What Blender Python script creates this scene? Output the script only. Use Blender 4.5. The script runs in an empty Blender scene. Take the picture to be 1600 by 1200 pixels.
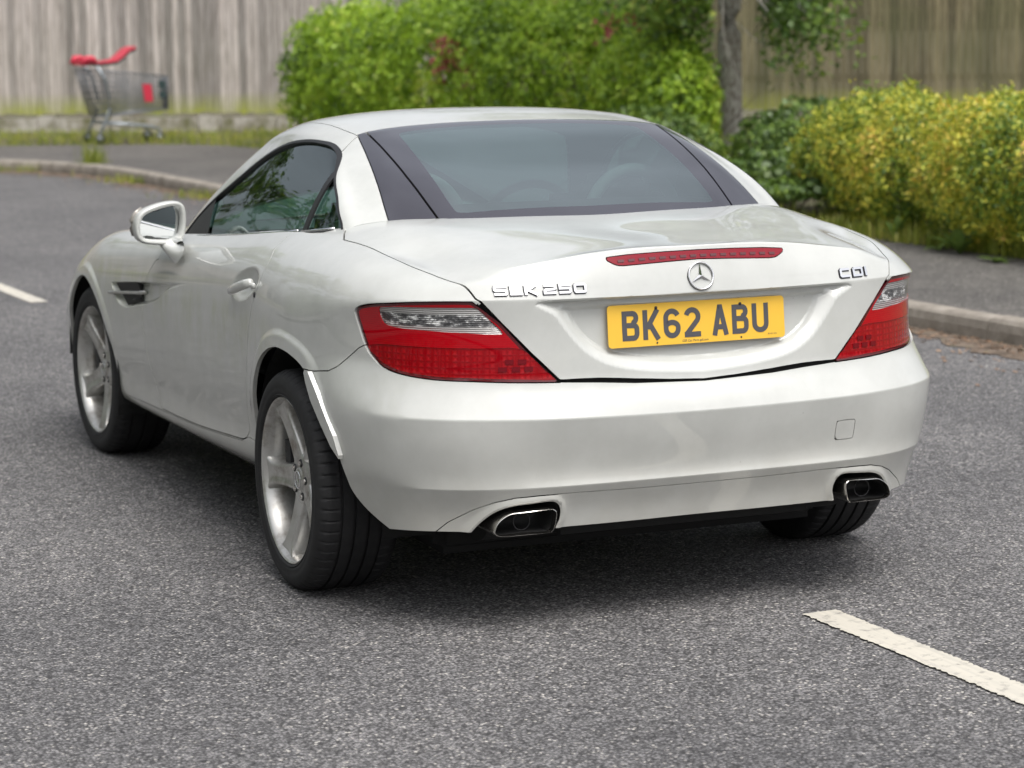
import bpy, bmesh, math, random
import numpy as np
from mathutils import Vector, Matrix
from math import radians as rad, pi, sin, cos
random.seed(7); rng = np.random.default_rng(7)
scn = bpy.context.scene
COL = scn.collection
# ------------------------------------------------------------------ camera, sky, sun
cam_d = bpy.data.cameras.new('camera'); cam = bpy.data.objects.new('camera', cam_d); COL.objects.link(cam)
CP = (-2.91573504, -6.42231593, 1.58385112); YAW, PITCH, ROLL = rad(22.8879806), rad(-8.5574169), rad(-0.64848377)
fw = Vector((sin(YAW)*cos(PITCH), cos(YAW)*cos(PITCH), sin(PITCH)))
rt = Vector((cos(YAW), -sin(YAW), 0)); up = rt.cross(fw)
r2 = rt*cos(ROLL)+up*sin(ROLL); u2 = -rt*sin(ROLL)+up*cos(ROLL)
mw = Matrix((r2, u2, -fw)).transposed().to_4x4(); mw.translation = Vector(CP); cam.matrix_world = mw
cam_d.sensor_width = 36; cam_d.lens = 3788.05/1600*36; cam_d.clip_end = 600; cam_d.clip_start = .1
cam_d.dof.use_dof = True; cam_d.dof.focus_distance = 6.4; cam_d.dof.aperture_fstop = 4.6
scn.camera = cam
SUN_EL, SUN_AZ = rad(64), rad(172)      # azimuth from +Y towards +X
w = bpy.data.worlds.new('World'); scn.world = w; w.use_nodes = True
nt = w.node_tree; bg = nt.nodes['Background']; sky = nt.nodes.new('ShaderNodeTexSky'); sky.sky_type = 'NISHITA'
sky.sun_disc = False; sky.sun_elevation = SUN_EL; sky.sun_rotation = SUN_AZ; sky.air_density = 1; sky.dust_density = 6; sky.ozone_density = 1
hs = nt.nodes.new('ShaderNodeHueSaturation'); hs.inputs['Saturation'].default_value = .30
# overcast cloud sheet: soft brightness variation over the sky
tc = nt.nodes.new('ShaderNodeTexCoord'); cn = nt.nodes.new('ShaderNodeTexNoise'); cn.inputs['Scale'].default_value = 2.2; cn.inputs['Detail'].default_value = 5
cr = nt.nodes.new('ShaderNodeMapRange'); cr.inputs['From Min'].default_value = .35; cr.inputs['From Max'].default_value = .65
cr.inputs['To Min'].default_value = .75; cr.inputs['To Max'].default_value = 1.25
nt.links.new(tc.outputs['Generated'], cn.inputs['Vector']); nt.links.new(cn.outputs['Fac'], cr.inputs['Value'])
nt.links.new(sky.outputs[0], hs.inputs['Color'])
# overcast sky: a little brighter overhead than at the horizon
sz_ = nt.nodes.new('ShaderNodeSeparateXYZ'); nt.links.new(tc.outputs['Generated'], sz_.inputs[0]); ov = nt.nodes.new('ShaderNodeMapRange'); ov.inputs['From Min'].default_value = 0; ov.inputs['From Max'].default_value = 1
ov.inputs['To Min'].default_value = .92; ov.inputs['To Max'].default_value = 1.15; nt.links.new(sz_.outputs['Z'], ov.inputs['Value']); om = nt.nodes.new('ShaderNodeMath'); om.operation = 'MULTIPLY'
nt.links.new(ov.outputs[0], om.inputs[0]); nt.links.new(cr.outputs[0], om.inputs[1])
vm = nt.nodes.new('ShaderNodeVectorMath'); vm.operation = 'SCALE'
nt.links.new(hs.outputs[0], vm.inputs[0]); nt.links.new(om.outputs[0], vm.inputs['Scale']); nt.links.new(vm.outputs[0], bg.inputs['Color'])
bg.inputs['Strength'].default_value = .15
sd = bpy.data.lights.new('sun', 'SUN'); sd.energy = .80; sd.angle = rad(30); sd.color = (1, .985, .955)
so = bpy.data.objects.new('sun', sd); COL.objects.link(so)
sv = Vector((sin(SUN_AZ)*cos(SUN_EL), cos(SUN_AZ)*cos(SUN_EL), sin(SUN_EL))); so.rotation_euler = sv.to_track_quat('Z', 'Y').to_euler(); so.location = sv*50
scn.view_settings.view_transform = 'Standard'; scn.view_settings.look = 'None'; scn.view_settings.gamma = 1
scn.view_settings.exposure = .43
# ------------------------------------------------------------------ materials
class NB:
    def __init__(s, name, **kw):
        s.m = bpy.data.materials.new(name); s.m.use_nodes = True; s.t = s.m.node_tree; s.p = s.t.nodes['Principled BSDF']
        for k, v in kw.items(): s.set(k, v)
    def set(s, k, v): s.p.inputs[k.replace('_', ' ')].default_value = v if not (isinstance(v, tuple) and len(v) == 3) else (*v, 1)
    def n(s, typ, **kw):
        n = s.t.nodes.new('ShaderNode'+typ)
        for k, v in kw.items():
            if k.startswith('i_'): n.inputs[k[2:].replace('_', ' ')].default_value = v
            else: setattr(n, k, v)
        return n
    def l(s, a, b): s.t.links.new(a, b)
    def obj(s, scale=None):
        tcn = s.n('TexCoord'); o = tcn.outputs['Object']
        if scale:
            mp = s.n('Mapping'); mp.inputs['Scale'].default_value = scale; s.l(o, mp.inputs[0]); o = mp.outputs[0]
        return o
    def ramp(s, fac, stops):
        r = s.n('ValToRGB'); e = r.color_ramp.elements
        e[0].position, e[0].color = stops[0][0], (*stops[0][1], 1); e[1].position, e[1].color = stops[1][0], (*stops[1][1], 1)
        for p, c_ in stops[2:]:
            k = e.new(p); k.color = (*c_, 1)
        s.l(fac, r.inputs[0]); return r.outputs[0]
    def noise(s, vec, scale, detail=4, rough=.5):
        n = s.n('TexNoise', i_Scale=scale, i_Detail=detail, i_Roughness=rough)
        if vec: s.l(vec, n.inputs['Vector'])
        return n.outputs['Fac']
    def bump(s, h, strength, dist=.01):
        b = s.n('Bump', i_Strength=strength, i_Distance=dist); s.l(h, b.inputs['Height']); s.l(b.outputs[0], s.p.inputs['Normal'])
    def mix(s, f, a, b, bt='MIX'):
        m = s.n('Mix', data_type='RGBA', blend_type=bt)
        for v, i in ((f, 0), (a, 6), (b, 7)):
            if isinstance(v, (int, float)): m.inputs[i].default_value = v
            elif isinstance(v, tuple): m.inputs[i].default_value = (*v, 1)
            else: s.l(v, m.inputs[i])
        return m.outputs[2]
def simple(name, col, rough=.5, metal=0, **kw):
    return NB(name, Base_Color=col, Roughness=rough, Metallic=metal, **kw).m
def paint():
    b = NB('white_car_paint', Roughness=.42, IOR=1.5); o = b.obj()
    b.set('Coat Weight', 1.0); b.set('Coat Roughness', .02); b.set('Coat IOR', 1.6)
    n1 = b.noise(o, 9, 6, .65)
    dirt = b.ramp(n1, [(.35, (.50, .51, .485)), (.62, (.545, .555, .53))])
    # road grime along the lower flanks
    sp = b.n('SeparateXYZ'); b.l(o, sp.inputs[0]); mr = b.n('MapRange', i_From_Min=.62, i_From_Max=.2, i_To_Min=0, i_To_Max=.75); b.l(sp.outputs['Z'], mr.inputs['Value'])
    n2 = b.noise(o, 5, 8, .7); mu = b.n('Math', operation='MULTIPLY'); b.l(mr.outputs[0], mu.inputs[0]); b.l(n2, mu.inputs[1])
    # greenish algae film trailing below the door handle and round the haunch
    ma = b.n('MapRange', i_From_Min=.50, i_From_Max=.70, i_To_Min=0, i_To_Max=1); b.l(sp.outputs['Z'], ma.inputs['Value']); mb_ = b.n('MapRange', i_From_Min=.78, i_From_Max=.72, i_To_Min=0, i_To_Max=1); b.l(sp.outputs['Z'], mb_.inputs['Value'])
    mx_ = b.n('MapRange', i_From_Min=-.80, i_From_Max=-.86, i_To_Min=0, i_To_Max=.75); b.l(sp.outputs['X'], mx_.inputs['Value']); my_ = b.n('MapRange', i_From_Min=-.1, i_From_Max=.25, i_To_Min=0, i_To_Max=1); b.l(sp.outputs['Y'], my_.inputs['Value'])
    pr_ = None
    for q_ in (mb_, mx_, my_):
        mm_ = b.n('Math', operation='MULTIPLY'); b.l((pr_ or ma).outputs[0], mm_.inputs[0]); b.l(q_.outputs[0], mm_.inputs[1]); pr_ = mm_
    n3 = b.n('MapRange', i_From_Min=.42, i_From_Max=.66); b.l(b.noise(b.obj((1, 1, .45)), 9, 7, .72), n3.inputs['Value']); m3 = b.n('Math', operation='MULTIPLY'); b.l(pr_.outputs[0], m3.inputs[0]); b.l(n3.outputs[0], m3.inputs[1])
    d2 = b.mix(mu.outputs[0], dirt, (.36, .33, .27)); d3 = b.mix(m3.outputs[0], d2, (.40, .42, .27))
    # small pale scuffs and fine spots
    vo = b.n('TexVoronoi', feature='F1', i_Scale=26); b.l(b.obj((1, 1.3, .8)), vo.inputs[0]); sk = b.ramp(vo.outputs['Distance'], [(.035, (1, 1, 1)), (.06, (0, 0, 0))]); n4 = b.ramp(b.noise(o, 3.1, 2), [(.55, (0, 0, 0)), (.62, (.5, .5, .5))])
    sk2 = b.mix(1.0, sk, n4, 'MULTIPLY'); b.l(b.mix(sk2, d3, (.30, .29, .26)), b.p.inputs['Base Color'])
    sc = b.noise(o, 420, 2); b.l(b.ramp(sc, [(.3, (.38, .38, .38)), (.7, (.5, .5, .5))]), b.p.inputs['Roughness'])
    return b.m
MAT = {}
MAT['paint'] = paint()
MAT['gap'] = simple('black_gap', (.004, .004, .004), .9)
MAT['under'] = simple('underbody_black', (.008, .008, .008), .85)
MAT['rubber_trim'] = simple('black_rubber_trim', (.012, .012, .013), .45)
MAT['gloss_black'] = simple('gloss_black_glass', (.030, .029, .040), .05, 0, Coat_Weight=1.0, Coat_Roughness=.01)
MAT['chrome'] = simple('chrome', (.82, .82, .83), .08, 1)
MAT['satin'] = simple('satin_steel', (.70, .68, .64), .22, 1)
def alloy():
    b = NB('alloy_silver', Roughness=.3, Metallic=.6, Coat_Weight=.6, Coat_Roughness=.08); o = b.obj(); n = b.noise(o, 11, 7, .7)
    b.l(b.ramp(n, [(.34, (.26, .235, .20)), (.52, (.52, .515, .49)), (.7, (.60, .60, .585))]), b.p.inputs['Base Color']); return b.m
MAT['alloy'] = alloy()
MAT['disc'] = simple('brake_disc_iron', (.16, .12, .10), .5, .8)
MAT['plastic'] = simple('dark_plastic', (.02, .02, .022), .55)
MAT['mirror'] = simple('mirror_silver', (.68, .70, .70), .015, 1)
MAT['seat'] = simple('black_leather', (.03, .03, .032), .5)
MAT['trimgrey'] = simple('pale_grey_trim', (.38, .40, .40), .6)
MAT['vent_black'] = simple('vent_black', (.012, .012, .012), .6)
def glass(name, tint, gl=.0, rough=.0, dens=1):
    m = bpy.data.materials.new(name); m.use_nodes = True; t = m.node_tree; t.nodes.remove(t.nodes['Principled BSDF'])
    out = t.nodes['Material Output']; tr = t.nodes.new('ShaderNodeBsdfTransparent'); tr.inputs[0].default_value = (*tint, 1)
    g = t.nodes.new('ShaderNodeBsdfGlossy'); g.inputs['Roughness'].default_value = rough; g.inputs['Color'].default_value = (.90, 1, 1, 1)
    fr = t.nodes.new('ShaderNodeFresnel'); fr.inputs[0].default_value = 1.5
    ad = t.nodes.new('ShaderNodeMath'); ad.operation = 'MULTIPLY_ADD'; ad.inputs[1].default_value = dens; ad.inputs[2].default_value = gl; ad.use_clamp = True
    t.links.new(fr.outputs[0], ad.inputs[0]); mx = t.nodes.new('ShaderNodeMixShader')
    t.links.new(ad.outputs[0], mx.inputs[0]); t.links.new(tr.outputs[0], mx.inputs[1]); t.links.new(g.outputs[0], mx.inputs[2]); t.links.new(mx.outputs[0], out.inputs[0])
    return m
MAT['side_glass'] = glass('tinted_side_glass', (.42, .60, .52), .03)
MAT['rear_glass'] = glass('tinted_rear_glass', (.32, .44, .41), .27)
def lens(name, col, kind):
    b = NB(name, Roughness=.06, Coat_Weight=1.0, Coat_Roughness=.02); o = b.obj()
    if kind == 'clear':
        s = b.n('SeparateXYZ'); b.l(o, s.inputs[0])
        wv = b.n('TexWave', wave_type='BANDS', bands_direction='Z', i_Scale=62, i_Distortion=.6, i_Detail=1); b.l(o, wv.inputs[0])
        c_ = b.ramp(wv.outputs['Fac'], [(.25, (.20, .195, .19)), (.75, (.50, .49, .47))])
        md = b.n('MapRange', i_From_Min=.803, i_From_Max=.809); b.l(s.outputs['Z'], md.inputs['Value']); me_ = b.n('MapRange', i_From_Min=.835, i_From_Max=.841, i_To_Min=1, i_To_Max=0); b.l(s.outputs['Z'], me_.inputs['Value'])
        mm = b.n('Math', operation='MULTIPLY'); b.l(md.outputs[0], mm.inputs[0]); b.l(me_.outputs[0], mm.inputs[1])
        vo = b.noise(b.obj((14, 14, 30)), 2.2, 5, .7); dk = b.ramp(vo, [(.42, (.03, .03, .032)), (.52, (.16, .16, .16)), (.62, (.85, .85, .83))]); c_ = b.mix(mm.outputs[0], c_, dk)
        b.l(c_, b.p.inputs['Base Color']); b.set('Metallic', .25)
        b.bump(wv.outputs['Fac'], .5, .004)
    else:
        vo = b.n('TexVoronoi', feature='F1', distance='CHEBYCHEV', i_Scale=1, i_Randomness=.0); b.l(b.obj((70, 70, 62)), vo.inputs[0])
        wv = b.n('TexWave', wave_type='BANDS', bands_direction='Z', i_Scale=55); b.l(o, wv.inputs[0])
        a = b.ramp(vo.outputs['Distance'], [(.05, (col[0]*1.2, .005, .010)), (.45, (col[0]*.8, .0, .004))])
        if kind == 'led': b.l(a, b.p.inputs['Base Color']); b.bump(vo.outputs['Distance'], .6, .004)
        else:
            b.l(b.mix(wv.outputs['Fac'], col, (col[0]*.85, col[1], col[2])), b.p.inputs['Base Color'])
        b.set('Specular IOR Level', .15); b.set('Coat IOR', 1.4)
    return b.m
MAT['lens_clear'] = lens('clear_lens', (1, 1, 1), 'clear')
MAT['lens_red'] = lens('red_lens', (.42, .001, .007), 'red')
MAT['lens_led'] = lens('red_led_lens', (.32, .0005, .005), 'led')
MAT['lens_high'] = lens('high_brake_lens', (.26, .001, .012), 'red')
MAT['lens_dark'] = simple('dark_red_lens', (.09, .0005, .004), .06, 0, Coat_Weight=1.0, Coat_Roughness=.02)
MAT['plate'] = simple('plate_yellow', (.83, .50, .055), .28)
MAT['plate_ink'] = simple('plate_grey_ink', (.075, .075, .085), .4)
MAT['orange'] = simple('amber_lens', (.35, .33, .30), .1, .3)
def tyre_mat():
    b = NB('tyre_rubber', Roughness=.72); o = b.obj(); n = b.noise(o, 30, 6, .7)
    b.l(b.ramp(n, [(.3, (.008, .008, .009)), (.75, (.02, .02, .021))]), b.p.inputs['Base Color']); return b.m
MAT['tyre'] = tyre_mat()
# ------------------------------------------------------------------ object helpers
def tag(o, label, cat, group=None, kind=None):
    o['label'] = label; o['category'] = cat
    if group: o['group'] = group
    if kind: o['kind'] = kind
    return o
def empty(name, loc=(0, 0, 0), rz=0):
    o = bpy.data.objects.new(name, None); COL.objects.link(o); o.location = loc; o.rotation_euler = (0, 0, rz); return o
def mk(name, V, F, mat, parent=None, N=None, smooth=True, loc=None):
    me = bpy.data.meshes.new(name); V = np.asarray(V, float); 
    if isinstance(F, np.ndarray) and F.ndim == 2:
        k = F.shape[1]; nf = len(F)
        me.vertices.add(len(V)); me.vertices.foreach_set('co', V.ravel()); me.loops.add(nf*k); me.loops.foreach_set('vertex_index', F.ravel().astype(np.int32))
        me.polygons.add(nf); me.polygons.foreach_set('loop_start', np.arange(0, nf*k, k, dtype=np.int32)); me.update(calc_edges=True)
    else:
        me.from_pydata([tuple(v) for v in V], [], [tuple(f) for f in F])
    me.validate()
    if smooth: me.polygons.foreach_set('use_smooth', np.ones(len(me.polygons), bool))
    if N is not None and smooth and len(me.vertices) == len(N): me.normals_split_custom_set_from_vertices(np.asarray(N, float).tolist())
    mats = mat if isinstance(mat, (list, tuple)) else [mat]
    for m in mats: me.materials.append(m)
    o = bpy.data.objects.new(name, me); COL.objects.link(o)
    if parent: o.parent = parent
    if loc is not None: o.location = loc
    return o
def mkbm(name, bm, mat, parent=None, smooth=False, angle=None, loc=None):
    me = bpy.data.meshes.new(name); bmesh.ops.recalc_face_normals(bm, faces=bm.faces[:]); bm.to_mesh(me); bm.free()
    if smooth:
        me.polygons.foreach_set('use_smooth', np.ones(len(me.polygons), bool))
        if angle: me.set_sharp_from_angle(angle=rad(angle))
    for m in (mat if isinstance(mat, (list, tuple)) else [mat]): me.materials.append(m)
    o = bpy.data.objects.new(name, me); COL.objects.link(o)
    if parent: o.parent = parent
    if loc is not None: o.location = loc
    return o
def subd(V, F, level, creases=None, targets=None, iters=3):
    """Catmull-Clark; with targets the cage is corrected so that the limit surface passes through V."""
    V = np.asarray(V, float).copy(); tgt = V.copy()
    def ev(Vc, lv):
        me = bpy.data.meshes.new('t'); me.from_pydata([tuple(v) for v in Vc], [], F); me.update()
        if creases:
            at = me.attributes.new('crease_edge', 'FLOAT', 'EDGE')
            for e in me.edges:
                k = (min(e.vertices), max(e.vertices))
                if k in creases: at.data[e.index].value = creases[k]
        o = bpy.data.objects.new('t', me); COL.objects.link(o); md = o.modifiers.new('s', 'SUBSURF'); md.levels = lv; md.render_levels = lv; md.quality = 4
        md.use_limit_surface = False
        dg = bpy.context.evaluated_depsgraph_get(); em = o.evaluated_get(dg).to_mesh()
        co = np.empty(len(em.vertices)*3); em.vertices.foreach_get('co', co); co = co.reshape(-1, 3)
        q = np.empty(len(em.loops), np.int32); em.loops.foreach_get('vertex_index', q); q = q.reshape(-1, 4).copy()
        o.evaluated_get(dg).to_mesh_clear(); bpy.data.objects.remove(o); bpy.data.meshes.remove(me)
        return co, q
    if targets:
        for _ in range(iters):
            co, _q = ev(V, 3); V += .85*(tgt-co[:len(V)])
    return ev(V, level)
# ---- triangle-mesh surgery -------------------------------------------------
class TM:
    def __init__(s, V, T, N=None): s.V = V; s.T = T; s.N = N if N is not None else vnorm(V, T)
    def sub(s, mask): 
        T = s.T[mask]; u, inv = np.unique(T, return_inverse=True)
        return TM(s.V[u], inv.reshape(T.shape), s.N[u])
def vnorm(V, T):
    a, b, c_ = V[T[:, 0]], V[T[:, 1]], V[T[:, 2]]; fn = np.cross(b-a, c_-a); N = np.zeros_like(V)
    for i in range(3): np.add.at(N, T[:, i], fn)
    return N/np.maximum(np.linalg.norm(N, axis=1), 1e-12)[:, None]
def split(m, f):
    """insert the iso-line f=0 into the mesh; returns mesh and side (+1/-1) per triangle"""
    V, T, N = m.V, m.T, m.N; f = np.where(np.abs(f) < 2e-5, 0., f); S = np.sign(f[T])
    mn, mx = S.min(1), S.max(1); cross = (mn < 0) & (mx > 0); keep = T[~cross]; X = T[cross]
    if len(X) == 0: return m, np.sign(f[T].sum(1)), f
    E = []
    for i, j in ((0, 1), (1, 2), (2, 0)):
        a, b = X[:, i], X[:, j]; c_ = np.sign(f[a])*np.sign(f[b]) < 0
        E.append(np.sort(np.stack([a[c_], b[c_]], 1), 1))
    E = np.unique(np.concatenate(E), axis=0); t = f[E[:, 0]]/(f[E[:, 0]]-f[E[:, 1]])
    NV = V[E[:, 0]]*(1-t)[:, None]+V[E[:, 1]]*t[:, None]; NN = N[E[:, 0]]*(1-t)[:, None]+N[E[:, 1]]*t[:, None]
    NN /= np.maximum(np.linalg.norm(NN, axis=1), 1e-9)[:, None]
    idx = {(int(a), int(b)): len(V)+k for k, (a, b) in enumerate(E)}
    out = []
    for tri in X:
        s_ = [np.sign(f[v]) for v in tri]; tri = [int(v) for v in tri]; ring = []
        for i in range(3):
            a, b = tri[i], tri[(i+1) % 3]; ring.append(a)
            if s_[i]*s_[(i+1) % 3] < 0: ring.append(idx[(min(a, b), max(a, b))])
        sg = {v: q for v, q in zip(tri, s_)}
        for side in (1, -1):
            r = [v for v in ring if sg.get(v, 0)*side >= 0 or v not in sg]
            r = [v for v in r if (v not in sg) or sg[v] == side or sg[v] == 0]
            for k in range(1, len(r)-1): out.append((r[0], r[k], r[k+1]))
    T2 = np.concatenate([keep, np.array(out, int)]); f2 = np.concatenate([f, np.zeros(len(E))])
    m2 = TM(np.concatenate([V, NV]), T2, np.concatenate([N, NN])); return m2, np.sign(f2[T2].sum(1)), f2
def poly_sd(P, poly, closed=True):
    """signed distance (negative inside) of points P(n,2) to polygon, or signed side for open polyline"""
    Q = np.asarray(poly, float); n = len(Q); best = np.full(len(P), 1e9); inside = np.zeros(len(P), bool)
    for i in range(n):
        a, b = Q[i], Q[(i+1) % n]; e = b-a; L = max(e@e, 1e-12); t = np.clip(((P-a)@e)/L, 0, 1)
        d = np.linalg.norm(P-a-t[:, None]*e, axis=1); best = np.minimum(best, d)
        c_ = (a[1] > P[:, 1]) != (b[1] > P[:, 1])
        with np.errstate(divide='ignore', invalid='ignore'):
            xi = (b[0]-a[0])*(P[:, 1]-a[1])/(b[1]-a[1])+a[0]
        inside ^= c_ & (P[:, 0] < xi)
    return np.where(inside, -best, best)
def smooth_poly(pts, n=6, closed=True, sharp=()):
    """Catmull-Rom through pts; indices in sharp stay corners"""
    P = [np.array(p, float) for p in pts]; N_ = len(P); out = []
    rngi = range(N_ if closed else N_-1)
    for i in rngi:
        p1, p2 = P[i], P[(i+1) % N_]
        p0 = P[i-1] if (closed or i > 0) else p1*2-p2
        p3 = P[(i+2) % N_] if (closed or i+2 < N_) else p2*2-p1
        if i in sharp: p0 = p1*2-p2
        if (i+1) % N_ in sharp: p3 = p2*2-p1
        for k in range(n):
            t = k/n; out.append(.5*((2*p1)+(p2-p0)*t+(2*p0-5*p1+4*p2-p3)*t*t+(3*p1-p0-3*p2+p3)*t**3))
    if not closed: out.append(P[-1])
    return np.array(out)
def cyl(V): return np.stack([np.arctan2(np.abs(V[:, 0]), -(V[:, 1]-.35)), V[:, 2]], 1)    # wraps round the tail
def cylp(pts): return [(math.atan2(abs(p[0]), -(p[1]-.35)), p[2]) for p in pts]
def obl(V): return np.stack([np.abs(V[:, 0]), V[:, 1]+V[:, 2]], 1)                         # seen from above and behind
def oblp(pts): return [(abs(p[0]), p[1]+p[2]) for p in pts]
def side(V): return V[:, 1:3]
def rim(m, depth, keep_x0=False):
    """turned-in edge along the open boundary of a panel: gives panels visible thickness"""
    T = m.T; E = np.concatenate([T[:, [0, 1]], T[:, [1, 2]], T[:, [2, 0]]]); k = np.sort(E, 1)
    u, inv, cnt = np.unique(k, axis=0, return_inverse=True, return_counts=True); B = E[cnt[inv.ravel()] == 1]
    if not keep_x0:
        B = B[~((np.abs(m.V[B[:, 0], 0]) < 1e-4) & (np.abs(m.V[B[:, 1], 0]) < 1e-4))]
    if len(B) == 0: return m
    V0, V1 = m.V[B[:, 0]], m.V[B[:, 1]]; N0, N1 = m.N[B[:, 0]], m.N[B[:, 1]]
    da, db = (depth(V0)[:, None], depth(V1)[:, None]) if callable(depth) else (depth, depth)
    o = len(m.V); n = len(B); W0, W1 = V0-N0*da, V1-N1*db
    e = V1-V0; nn = np.cross(e, (N0+N1)*.5); nn /= np.maximum(np.linalg.norm(nn, axis=1), 1e-9)[:, None]
    VV = np.concatenate([m.V, V0, V1, W1, W0]); NN = np.concatenate([m.N, nn, nn, nn, nn]); i = np.arange(n)
    T2 = np.concatenate([T, np.stack([o+n+i, o+i, o+3*n+i], 1), np.stack([o+n+i, o+3*n+i, o+2*n+i], 1)])
    return TM(VV, T2, NN)
def inset(m, d): return TM(m.V-m.N*d, m.T, m.N)
def join(*ms):
    V, T, N, o = [], [], [], 0
    for m in ms: V.append(m.V); T.append(m.T+o); N.append(m.N); o += len(m.V)
    return TM(np.concatenate(V), np.concatenate(T), np.concatenate(N))
def mirror(m):
    V = m.V.copy(); V[:, 0] *= -1; N = m.N.copy(); N[:, 0] *= -1; return TM(V, m.T[:, ::-1], N)
def both(m): return join(m, mirror(m))
def panel(name, m, mat, parent, d=.012, loc=None):
    if d: m = rim(m, d)
    return mk(name, m.V, m.T, mat, parent, N=m.N)
def catmull(keys, xs):
    """keys: dict col->tuple ; smooth interpolation at xs"""
    ks = sorted(keys); P = np.array([keys[k] for k in ks], float); out = []
    for x in xs:
        if x <= ks[0]: out.append(P[0]); continue
        if x >= ks[-1]: out.append(P[-1]); continue
        i = max(j for j in range(len(ks)) if ks[j] <= x); h = ks[i+1]-ks[i]; t = (x-ks[i])/h
        m0 = (P[i+1]-P[i-1])/(ks[i+1]-ks[i-1])*h if i > 0 else P[i+1]-P[i]
        m1 = (P[i+2]-P[i])/(ks[i+2]-ks[i])*h if i+2 < len(ks) else P[i+1]-P[i]
        out.append((2*t**3-3*t*t+1)*P[i]+(t**3-2*t*t+t)*m0+(-2*t**3+3*t*t)*P[i+1]+(t**3-t*t)*m1)
    return np.array(out)
def coons(bottom, top, left, right):
    """bottom/top: i=0..n at j=0/m ; left/right: j=0..m at i=0/n"""
    n, m_ = len(bottom)-1, len(left)-1; G = np.zeros((n+1, m_+1, 3))
    for i in range(n+1):
        for j in range(m_+1):
            s, t = i/n, j/m_
            G[i, j] = (1-t)*bottom[i]+t*top[i]+(1-s)*left[j]+s*right[j]-((1-s)*(1-t)*bottom[0]+s*(1-t)*bottom[n]+(1-s)*t*top[0]+s*t*top[n])
    return G
# ================================================================== THE CAR (x right, y forward, rear axle at y=0)
car = empty('parked_car')
tag(car, 'white two-seat hardtop roadster parked astride the centre line, seen from its rear left corner', 'car')
YC = {8: -.22, 9: 0, 10: .22, 11: .42, 12: .7, 13: 1.05, 14: 1.4, 15: 1.75, 16: 2.05, 17: 2.25, 18: 2.43, 19: 2.65, 20: 2.85, 21: 3.03, 22: 3.16, 23: 3.25, 24: 3.285, 25: 3.295}
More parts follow.
